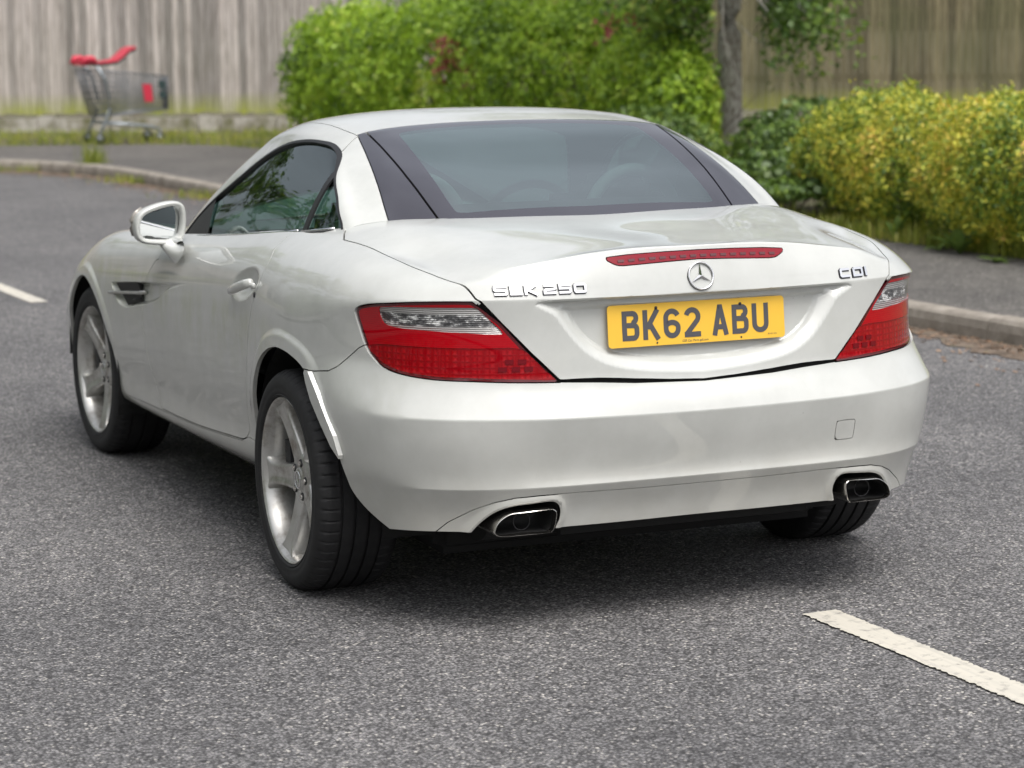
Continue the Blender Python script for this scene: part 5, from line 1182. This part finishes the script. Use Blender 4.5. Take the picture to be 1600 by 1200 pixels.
# big mixed shrubbery behind the pavement
bl = []; r_ = np.random.default_rng(21)
for px, d, top, w_ in ((500, 29.2, 1.66, .42), (540, 28.8, 1.72, .50), (585, 28.2, 1.80, .7), (650, 27.4, 1.85, .75), (715, 26.8, 1.86, .75), (785, 26.2, 1.82, .75), (860, 25.6, 1.85, .75), (930, 25.2, 1.78, .7), (995, 24.8, 1.76, .65)):
    x, y, _ = P2(px, d); bl.append((x, y, .86, w_, w_, top-.86)); bl.append((x+.36+.12*r_.normal(), y+.83, .95, w_, w_, top-.95+.02))
shrub('shrubbery', 'large leafy bright green shrub between the grey fence and the pavement, ahead of the car roof', 'shrub', bl, 60000, .070, L_BUSH, 5, None, .6, rough=.24)
bl = []
for px, d, top, w_ in ((1020, 24.0, 1.50, .6), (1048, 23.2, 1.45, .5), (1066, 22.8, 1.25, .38)):
    x, y, _ = P2(px, d); bl.append((x, y, .75, w_, w_, top-.75))
shrub('bush', 'dense yellowish green bush with reddish young shoots left of the tree trunk', 'shrub', bl, 9000, .075, L_BUSH, 6, None, .55)
bl = []
for px, d, top, w_ in ((1238, 20.5, .72, .42), (1225, 18.6, .58, .42), (1165, 22.4, .36, .4), (1262, 21, .90, .45), (1240, 17.2, .45, .38), (1120, 20.5, .40, .5), (1050, 21, .75, .5), (1010, 22, .8, .6), (1195, 19.2, .40, .42), (1205, 22, .75, .35)):
    x, y, _ = P2(px, d); bl.append((x, y, .38, w_, w_, top-.38))
shrub('ivy_undergrowth', 'low dark green ivy and undergrowth round the foot of the tree', 'shrub', bl, 15000, .06, L_DARK, 7, None, .8)
bl = []
for px, d, top, w_ in ((1318, 18.0, .92, .36), (1345, 17.5, 1.00, .42), (1385, 17.0, 1.05, .46), (1428, 16.6, 1.04, .42), (1350, 18.3, .98, .4), (1410, 17.6, 1.08, .5), (1300, 17.6, .70, .30)):
    x, y, _ = P2(px, d); bl.append((x, y, .58, w_, w_, top-.58))
shrub('golden_hedge', 'rounded hedge with yellow tipped leaves right of the tree trunk', 'hedge', bl, 36000, .041, L_GOLD, 8, 'golden leaved hedges beside the pavement', .5, .24, rough=.24)
bl = []
for px, d, top, w_ in ((1520, 15.9, 1.03, .40), (1570, 15.5, 1.07, .45), (1635, 15.2, 1.05, .5), (1700, 14.9, 1.05, .5), (1560, 16.6, 1.08, .45), (1640, 16.2, 1.08, .5), (1790, 14.6, 1.08, .5), (1890, 14.2, 1.05, .5), (1990, 13.9, 1.08, .5), (2090, 13.6, 1.0, .5)):
    x, y, _ = P2(px, d); bl.append((x, y, .58, w_, w_, top-.58))
shrub('golden_hedge', 'golden hedge cut off by the right edge of the photograph', 'hedge', bl, 64000, .041, L_GOLD, 9, 'golden leaved hedges beside the pavement', .5, .24, rough=.24)
# red young shoots in the shrubbery
V = [];
for px, py, d, n in ((705, 70, 26.0, 60), (720, 95, 26.0, 60), (735, 112, 26.0, 40), (690, 105, 26.0, 30), (960, 45, 24.2, 35), (1000, 30, 23.6, 25)):
    x, y, _ = P2(px, d); z = CP[2]+(30-py)/3788*d; V.append(np.array((x, y, z))+r_.normal(0, .075, (n, 3)))
C_ = np.concatenate(V); Vv, Ff = leaves(C_, np.tile([-.3, -.9, .3], (len(C_), 1)), .07, r_); o = mk('red_shoots', Vv, Ff, L_RED, [q_ for q_ in COL.objects if q_.name == 'shrubbery'][0], smooth=False); o.matrix_parent_inverse = o.parent.matrix_world.inverted() if False else Matrix.Translation(-o.parent.location)
# ---- trees ----
def limb(p0, d, ln, r0, r_, depth_, V, F, tips):
    pts = [p0]; dd = d.normalized(); n = 5
    for k in range(n): dd = (dd+Vector((r_.normal(0, .12), r_.normal(0, .12), r_.normal(.03, .08)))).normalized(); pts.append(pts[-1]+dd*ln/n)
    rr = [r0*(1-.65*k/n) for k in range(n+1)]; v, f = tube(pts, rr, 7); o_ = len(V); V += v; F += [tuple(i+o_ for i in q_) for q_ in f]
    tips += [tuple(p) for p in pts[3:]]
    if depth_ > 0:
        for k in range(3): limb(pts[2+k], (dd+Vector((r_.normal(0, .7), r_.normal(0, .7), r_.normal(.1, .35)))).normalized(), ln*.62, rr[2+k]*.6, r_, depth_-1, V, F, tips)
def tree(name, label, x, y, h, tr, cr, seed, mat, nleaf, lsize, low=None, group=None, lowpts=()):
    r_ = np.random.default_rng(seed); root = empty(name, (x, y, .12)); tag(root, label, 'tree', group)
    tp = [(0, 0, -.1), (.0, .0, .15), (r_.normal(0, .03), r_.normal(0, .03), h*.25), (r_.normal(0, .06), r_.normal(0, .06), h*.5), (r_.normal(0, .12), r_.normal(0, .12), h*.78)]
    v, f = tube(smooth_poly(tp, 8, False), np.interp(np.linspace(0, 1, 33), [0, .08, .5, 1], [tr*1.35, tr*1.05, tr*.9, tr*.35]), 16); mk('trunk', v, f, M_BARK, root)
    V, F, tips = [], [], []
    for k in range(13):
        zz = h*(.42+.40*k/13); an = k*2.4; up_ = .15+.5*k/13; limb(Vector((0, 0, zz)), Vector((cos(an), sin(an), up_)), cr*(1.0-.35*k/13), tr*.34, r_, 2, V, F, tips)
    for (a, b) in lowpts: 
        a, b = Vector(a)-Vector((x, y, .12)), Vector(b)-Vector((x, y, .12)); limb(a, b-a, (b-a).length, tr*.16, r_, 1, V, F, tips); tips += [tuple(a+(b-a)*t) for t in (.6, .8, 1)]
    mk('branch', V, F, M_BARK, root)
    T = np.array(tips); k = r_.integers(0, len(T), nleaf); P = T[k]+r_.normal(0, .20, (nleaf, 3))*np.array([1, 1, .75]); rtn = np.array(RT)
    if len(lowpts): P = P[~((P[:, 2] < 2.6) & (np.abs(P@rtn) < .24))]; nleaf = len(P)
    V, F = leaves(P, np.tile([0, 0, 1.], (nleaf, 1)), lsize, r_, .7, .2); mk('crown', V, F, mat, root, smooth=False)
    return root
tx_, ty_, _ = P2(1145, 23.7)
def W3(px, py, d): x, y, _ = P2(px, d); return (x, y, CP[2]+(30-py)/3788*d)
low = [(W3(1140, -60, 23.7), W3(1050, 45, 23.2)), (W3(1140, -90, 23.7), W3(1085, 85, 23.0)), (W3(1145, -80, 23.6), W3(1225, 40, 23.0)), (W3(1150, -100, 23.6), W3(1265, 85, 22.8)), (W3(1145, -90, 23.7), W3(1025, 10, 22.6)), (W3(1150, -80, 23.7), W3(1195, 20, 23.2)), (W3(1150, -120, 23.7), W3(1290, 10, 22.6)), (W3(1145, -60, 23.6), W3(1100, 20, 23.3))]
tree('broadleaf_tree', 'tree with a lichen spotted trunk standing between the bushes and the fence', tx_, ty_, 7.0, .125, 2.3, 31, L_TREE, 30000, .080, lowpts=low)
# trees on the near side of the road: only seen mirrored in the paint and glass
for i, (x, y, h, cr, lb) in enumerate(((-11.5, 1.0, 8.5, 3.0, 'broad tree left of the road, level with the car'), (-11.5, 7.5, 9.5, 3.2, 'taller tree further along the left verge'), (-9, 14.5, 9.0, 3.0, 'tree near the far end of the left verge'), (-12, -5, 8.0, 3.2, 'tree on the left verge level with the camera'),
        (-3.5, 32.5, 9.5, 3.2, 'tree rising behind the grey fence, left of the frame'), (-9, 27, 10, 3.4, 'tallest tree at the bend, left of the frame'), (-13, -22, 9.5, 3.6, 'tree behind the camera on the left side of the road'))):
    tree('broadleaf_tree', lb, x, y, h, .16, cr, 50+i, L_TREE, 6500, .22, group='trees outside the frame around the road')
bl = [(-7.9+.3*sin(k), -7+k*1.5, 1.6, .9, 1.1, 1.7+.25*cos(k*2.1)) for k in range(16)]  # unseen hedge, raised to block low sky light and darken the left flank
shrub('shade_hedge', 'tall dark green hedge added on the left verge, outside the frame, to block low sky light', 'hedge', bl, 22000, .15, L_DARK, 12)
bl = [(3.5+1.6*k, -19+.3*sin(k), .8, 1.0, .9, 1.0) for k in range(7)]
# ---- fence of vertical boards on a low block wall ----
def board_mat(name, stops, moss):
    b = NB(name, Roughness=.9); o = b.obj(); gi = b.n('NewGeometry'); gr = b.noise(b.obj((18, 18, 1.3)), 2.2, 8, .65)
    c_ = b.ramp(gr, stops); c_ = b.mix(1.0, c_, b.ramp(gi.outputs['Random Per Island'], [(0, (.55, .55, .55)), (1, (1.36, 1.33, 1.33))]), 'MULTIPLY')
    sp = b.n('SeparateXYZ'); b.l(o, sp.inputs[0]); mr = b.n('MapRange', i_From_Min=.68, i_From_Max=.42, i_To_Min=0, i_To_Max=1.5); b.l(sp.outputs['Z'], mr.inputs['Value'])
    mu = b.n('Math', operation='MULTIPLY'); b.l(mr.outputs[0], mu.inputs[0]); b.l(b.noise(o, 2.5, 5), mu.inputs[1]); c_ = b.mix(mu.outputs[0], c_, (.33, .36, .05))
    n3 = b.noise(o, .8, 4); c_ = b.mix(b.ramp(n3, [(.42, (0, 0, 0)), (.7, (moss, moss, moss))]), c_, (.10, .11, .045)); b.l(c_, b.p.inputs['Base Color']); b.bump(gr, .4, .01); return b.m
M_F1 = board_mat('weathered_grey_boards', [(.28, (.21, .18, .16)), (.5, (.43, .395, .365)), (.72, (.62, .575, .545))], .15)
M_F2 = board_mat('green_stained_boards', [(.28, (.075, .066, .036)), (.5, (.16, .14, .08)), (.72, (.26, .23, .15))], .6)
def fence(t0, t1, mat, label, seed, zb=.40, zt=3.0):
    r_ = np.random.default_rng(seed); root = empty('board_fence', f0+fdir*t0); tag(root, label, 'fence', 'board fences closing off the site'); c0 = Vector(root.location)
    V, F = [], []; t = t0
    def boxw(V, F, t_a, t_b, n_a, n_b, z_a, z_b):
        o_ = len(V)
        for tt in (t_a, t_b):
            for nn in (n_a, n_b):
                for z in (z_a, z_b): V.append(tuple(f0+fdir*tt-fn_*nn+Vector((0, 0, z))-c0))
        F += [tuple(o_+i for i in q_) for q_ in ((0, 1, 3, 2), (4, 6, 7, 5), (0, 4, 5, 1), (2, 3, 7, 6), (1, 5, 7, 3), (0, 2, 6, 4))]
    k = 0
    while t < t1:
        wd = .100; pr = .0; gap = .018; boxw(V, F, t, t+wd-gap, .02+pr+r_.normal(0, .002), .045+pr, zb+r_.normal(0, .008), zt+r_.normal(0, .01)); t += wd*.90; k += 1
    mk('fence_boards', V, F, mat, root, smooth=False)
    for z in (.75, 1.6, 2.5):
        V, F = [], []; boxw(V, F, t0, t1, -.04, .005, z, z+.09); mk('fence_rail', V, F, mat, root, smooth=False)
    V, F = [], []; boxw(V, F, t0, t0+.1, -.1, .0, 0, zt+.05); mk('fence_post', V, F, mat, root, smooth=False)
fence(-16, 6.2, M_F1, 'weathered pale grey vertical board fence behind the trolley', 1); fence(6.25, 30, M_F2, 'green stained brown vertical board fence behind the golden hedges', 2)
# low wall under the boards
M_BLOCK = mottled('mossy_blocks', [(.35, (.14, .14, .06)), (.47, (.30, .28, .22)), (.6, (.52, .49, .45)), (.75, (.25, .28, .05))], 3.2, .95, .6)
root = empty('low_block_wall', f0); tag(root, 'low mossy concrete block wall under the grey fence', 'wall'); t = -14; k = 0
while t < 16:
    ln = (.85, .25)[k % 2]*rng.uniform(.85, 1.2); pr = .0 if k % 2 else .03; V = []
    for tt in (t+.006, t+ln-.006):
        for nn in (-.04, .10+pr):
            for z in (0, (.37 if k % 2 else .34)): V.append(tuple(fdir*tt-fn_*nn+Vector((0, 0, z))))
    mk('wall_block', V, [(0, 1, 3, 2), (4, 6, 7, 5), (0, 4, 5, 1), (2, 3, 7, 6), (1, 5, 7, 3), (0, 2, 6, 4)], M_BLOCK, root, smooth=False); t += ln; k += 1
# ---- grass, weeds, fallen leaves ----
L_GRASS = leaf_mat('grass_blade', [(.0, (.10, .15, .02)), (.5, (.27, .33, .04)), (1.0, (.48, .45, .12))], .3)
def blades(pts, hgt, wd, r_, lean=.35):
    n = len(pts); an = r_.uniform(0, 2*pi, n); d = np.stack([np.cos(an), np.sin(an), 0*an], 1); sd_ = np.stack([-np.sin(an), np.cos(an), 0*an], 1); h = hgt*r_.uniform(.4, 1.2, n)[:, None]; le = r_.uniform(0, lean, n)[:, None]
    b0, b1 = pts-sd_*wd, pts+sd_*wd; m0 = pts+np.array([0, 0, 1.])*h*.6+d*h*le*.4; tip = pts+np.array([0, 0, 1.])*h+d*h*le*1.3
    V = np.stack([b0, b1, m0+sd_*wd*.8, m0-sd_*wd*.8, tip], 1).reshape(-1, 3); i = np.arange(n)*5; F = [(int(k), int(k+1), int(k+2), int(k+3)) for k in i]+[(int(k+3), int(k+2), int(k+4)) for k in i]; return V, F
pts = []
for k in range(len(pb)-1):                                            # behind the pavement
    a, b = pb[k], pb[k+1]
    if a.y < 2 or a.x < -3: continue
    n = int((b-a).length*(340 if a.y < 14 else 130)); u = rng.random(n)[:, None]; p = np.array(a)*(1-u)+np.array(b)*u; nn = Vector((b-a).normalized()); nn = np.array((nn.y, -nn.x, 0)); p = p+nn*rng.exponential(.16, n)[:, None]-nn*.03; p[:, 2] = .115; pts.append(p)
for k in range(9000):                                                # verge before the wall on the left
    tt = rng.uniform(-6, 12); q_ = f0+fdir*tt-fn_*rng.uniform(.1, 1.9); pts.append(np.array([[q_.x, q_.y, .10]]))
V, F = blades(np.concatenate(pts), .13, .006, rng); o = mk('grass', V, F, L_GRASS, smooth=False); tag(o, 'rough grass growing along the back of the pavement and under the wall', 'grass', kind='stuff')
pts = []
for k in range(len(kin)-1):
    a, b = kin[k], kin[k+1]
    if a.y < 10 or a.x < -2.5: continue
    n = int((b-a).length*170); u = rng.random(n)[:, None]; p = np.array(a)*(1-u)+np.array(b)*u; nn = (b-a).normalized(); nn = np.array((nn.y, -nn.x, 0)); p = p-nn*(rng.exponential(.12, n)[:, None]); p[:, 2] = .004; w_ = np.sin(p[:, 1]*2.3+p[:, 0]*1.7)+np.sin(p[:, 1]*5.1); pts.append(p[w_ > .3])
V, F = blades(np.concatenate(pts), .085, .004, rng); o = mk('gutter_weeds', V, F, L_GRASS, smooth=False); tag(o, 'patchy weeds growing in the gutter at the far bend of the kerb', 'weeds', kind='stuff')
x, y, _ = P2(152, 26.3); pts = np.array([x, y, .0])+np.stack([rng.normal(0, .07, 160), rng.normal(0, .07, 160), 0*rng.random(160)], 1); V, F = blades(pts-np.array([x, y, 0]), .36, .0045, rng, .3); o = mk('grass_tuft', V, F, L_GRASS, smooth=False, loc=(x, y, 0)); tag(o, 'tall grass tuft sprouting from the kerb below the shopping trolley', 'grass tuft')
L_DOCK = leaf_mat('dock_leaf', [(.0, (.06, .11, .02)), (.6, (.16, .25, .05)), (1.0, (.26, .36, .10))], .35)
def rosette(px, d, n, ln, label, seed, up_=.6):
    r_ = np.random.default_rng(seed); x, y, _ = P2(px, d); V, F = [], []
    for k in range(n):
        an = k*2.399; e = r_.uniform(up_*.6, up_*1.3); L_ = ln*r_.uniform(.7, 1.15); w_ = L_*.13; d_ = np.array((cos(an)*cos(e), sin(an)*cos(e), sin(e))); s__ = np.array((-sin(an), cos(an), 0)); o_ = len(V)
        for j, t in enumerate(np.linspace(0, 1, 7)):
            c_ = d_*L_*t+np.array((0, 0, -.35*L_*t*t)); ww = w_*math.sin(pi*min(.97, .08+t*.92))**.7; V += [c_-s__*ww+np.array((0, 0, ww*.3)), c_, c_+s__*ww+np.array((0, 0, ww*.3))]
        for j in range(6): F += [(o_+3*j, o_+3*j+1, o_+3*j+4, o_+3*j+3), (o_+3*j+1, o_+3*j+2, o_+3*j+5, o_+3*j+4)]
    o = mk('weed_plant', V, F, L_DOCK, loc=(x, y, .115)); tag(o, label, 'weed', 'weeds at the foot of the golden hedges'); return o
rosette(1505, 15.25, 13, .24, 'broad leaved weed with upright leaves at the hedge foot, largest of the weeds', 1, 1.1); rosette(1470, 15.5, 9, .13, 'small low weed left of the largest broad leaved weed', 2, .5)
rosette(1560, 14.75, 10, .14, 'low spreading weed right of the largest broad leaved weed', 3, .5); rosette(1405, 16.05, 11, .22, 'spiky upright weed below the middle of the left golden hedge', 4, 1.2); rosette(1300, 17.3, 8, .12, 'small weed under the left end of the golden hedge', 5, .6)
# fallen leaves and grit
M_DEAD = leaf_mat('dead_leaf', [(.0, (.07, .04, .025)), (.5, (.20, .12, .07)), (1.0, (.38, .27, .19))], .1)
pts = []
for k in range(len(kin)-1):
    a, b = kin[k], kin[k+1]
    if a.y < -1 or a.x < -4: continue
    n = int((b-a).length*150); u = rng.random(n)[:, None]; p = np.array(a)*(1-u)+np.array(b)*u; nn = (b-a).normalized(); nn = np.array((nn.y, -nn.x, 0)); p = p-nn*(rng.exponential(.20, n)[:, None]+.01); p[:, 2] = .008; pts.append(p)
C_ = np.concatenate(pts); V, F = leaves(C_, np.tile([0, 0, 2.2], (len(C_), 1)), .032, rng, .7, 0.); V[:, 2] = np.maximum(V[:, 2], .005); o = mk('fallen_leaves', V, F, M_DEAD, smooth=False); tag(o, 'dry brown fallen leaves scattered along the gutter', 'fallen leaves', kind='stuff')
# ---- shopping trolley ----
M_TUBE = simple('galvanised_tube', (.30, .33, .35), .35, .7); M_WIRE = simple('basket_wire', (.20, .21, .225), .45, .5); M_RED = simple('red_trolley_plastic', (.58, .035, .07), .4); M_DK = simple('trolley_dark_plastic', (.03, .035, .035), .5); M_SIGN = simple('dark_green_panel', (.03, .055, .055), .5)
TD = 30.2; SC = TD/3788.; tb = Vector(P2(147, TD)); tb.z = .125
root = empty('shopping_trolley', tb); tag(root, 'abandoned wire shopping trolley with red handle and child seat, standing by the grey fence', 'shopping trolley')
AX = (RT*.90+FW*.43).normalized(); WX = (-RT*.43+FW*.90).normalized()
def tp(px, py, side_): # near side = 0 .. far side = 1
    u = ((px-147)*SC+.235*side_*1.0)/.90; z = (222-py)*SC; return AX*u+WX*(.54*side_)+Vector((0, 0, z))
for sd_ in (0, 1):
    sh = 0
    g = lambda a, b: tp(a-29*sd_+15*0, b, sd_)
    V, F = tube([g(162, 208), g(168, 193), g(178, 170), g(177, 150), g(172, 124), g(161, 103)], .019, 8); mk('upright_tube', V, F, M_TUBE, root)
    V, F = tube([g(168, 190), g(205, 193), g(236, 197), g(247, 201), g(249, 208)], .018, 8); mk('base_tube', V, F, M_TUBE, root)
    for a, b in ((162, 214), (248, 214)):
        c_ = g(a, b); c_.z = .062; V, F = tube([c_+WX*-.014, c_+WX*.014], .060, 18); cw = mk('castor', V, F, M_DK, root); V, F = tube([c_+Vector((0, 0, .0))+WX*-.022, c_+WX*.022], .032, 12); mk('castor_hub', V, F, M_TUBE, cw)
        V, F = tube([c_+WX*-.024, c_+WX*-.024+Vector((0, 0, .085)), c_+WX*.024+Vector((0, 0, .085)), c_+WX*.024], .006, 6); mk('castor_fork', V, F, M_TUBE, cw)
    gp_ = [(141, 102), (144, 92), (150, 87), (157, 90), (161, 98), (155, 104), (146, 104)]
    c_ = g(151, 96); V, F = tube([c_-AX*.085-Vector((0, 0, .03)), c_-AX*.03+Vector((0, 0, .035)), c_+AX*.03+Vector((0, 0, .03)), c_+AX*.085-Vector((0, 0, .01))], [.03, .045, .045, .03], 10); mk('handle_bracket', V, F, M_RED, root)
V, F = tube([tp(146, 100, 0), tp(117, 100, 1)], .024, 10); mk('handle_bar', V, F, M_RED, root)
fl_ = [(158, 97), (180, 96), (193, 94), (203, 86), (211, 78), (220, 74)]; V, F = [], []
for th_ in (0, .02):
    for px, py in fl_:
        for sd_ in (.12, .88): v = tp(px-29*sd_, py, sd_); V.append(v-Vector((0, 0, th_)))
n = len(fl_); F = [(2*i, 2*i+1, 2*i+3, 2*i+2) for i in range(n-1)]+[(2*n+2*i, 2*n+2*i+2, 2*n+2*i+3, 2*n+2*i+1) for i in range(n-1)]+[(2*i, 2*i+2, 2*n+2*i+2, 2*n+2*i) for i in range(n-1)]+[(2*i+1, 2*n+2*i+1, 2*n+2*i+3, 2*i+3) for i in range(n-1)]+[(2*n-2, 2*n-1, 4*n-1, 4*n-2), (0, 2*n, 2*n+1, 1)]
mk('child_seat', V, F, M_RED, root, smooth=False)
V2_ = [v-Vector((0, 0, .022)) for v in V[:2*n]]+[v-Vector((0, 0, .05)) for v in V[:2*n]]; mk('seat_underside', V2_, F, M_DK, root, smooth=False)
def bp_(s, t, sd_):   # basket side: s along 0..1, t height 0..1
    top = (133+120*s, 107+14*s); bot = (152+101*s, 180-9*s); px, py = bot[0]+(top[0]-bot[0])*t, bot[1]+(top[1]-bot[1])*t; return tp(px+8-(24-8*s)*sd_, py, .06+.88*sd_*(1-.15*s)+.06*s*0)
V, F = [], []
def addt(pts, r):
    global V, F
    v, f = tube(pts, r, 5); o_ = len(V); V += v; F += [tuple(i+o_ for i in q_) for q_ in f]
for sd_ in (0, 1):
    for t in np.linspace(0, 1, 9): addt([bp_(0, t, sd_), bp_(1, t, sd_)], .012 if t in (0., 1.) else .0068)
    for s__ in np.linspace(0, 1, 26): addt([bp_(s__, 0, sd_), bp_(s__, 1, sd_)], .005)
for t in np.linspace(0, 1, 9): addt([bp_(1, t, 0), bp_(1, t, 1)], .005); addt([bp_(0, t, 0), bp_(0, t, 1)], .005)
for k in np.linspace(0, 1, 12): a, b, c_, d_ = bp_(1, 0, 0), bp_(1, 0, 1), bp_(1, 1, 0), bp_(1, 1, 1); addt([a+(b-a)*k, c_+(d_-c_)*k], .0034); a, b, c_, d_ = bp_(0, 0, 0), bp_(0, 0, 1), bp_(0, 1, 0), bp_(0, 1, 1); addt([a+(b-a)*k, c_+(d_-c_)*k], .0034); a, b, c_, d_ = bp_(0, 0, 0), bp_(0, 0, 1), bp_(1, 0, 0), bp_(1, 0, 1); addt([a+(b-a)*k, c_+(d_-c_)*k], .0034)
mk('basket', V, F, M_WIRE, root)
def pan(s0, s1, t0, t1, mat, nm):
    q4 = [bp_(s0, t0, 0), bp_(s1, t0, 0), bp_(s1, t1, 0), bp_(s0, t1, 0)]; V = [v-WX*.012 for v in q4]+[v-WX*.004 for v in q4]; mk(nm, V, [(0, 1, 2, 3), (7, 6, 5, 4)]+[(i, 4+i, 4+(i+1) % 4, (i+1) % 4) for i in range(4)], mat, root, smooth=False)
pan(.68, .79, .26, .74, M_RED, 'red_panel'); pan(.88, .97, .62, .86, M_SIGN, 'dark_panel'); pan(.88, .97, .34, .56, M_SIGN, 'dark_panel')
scn.render.film_transparent = False
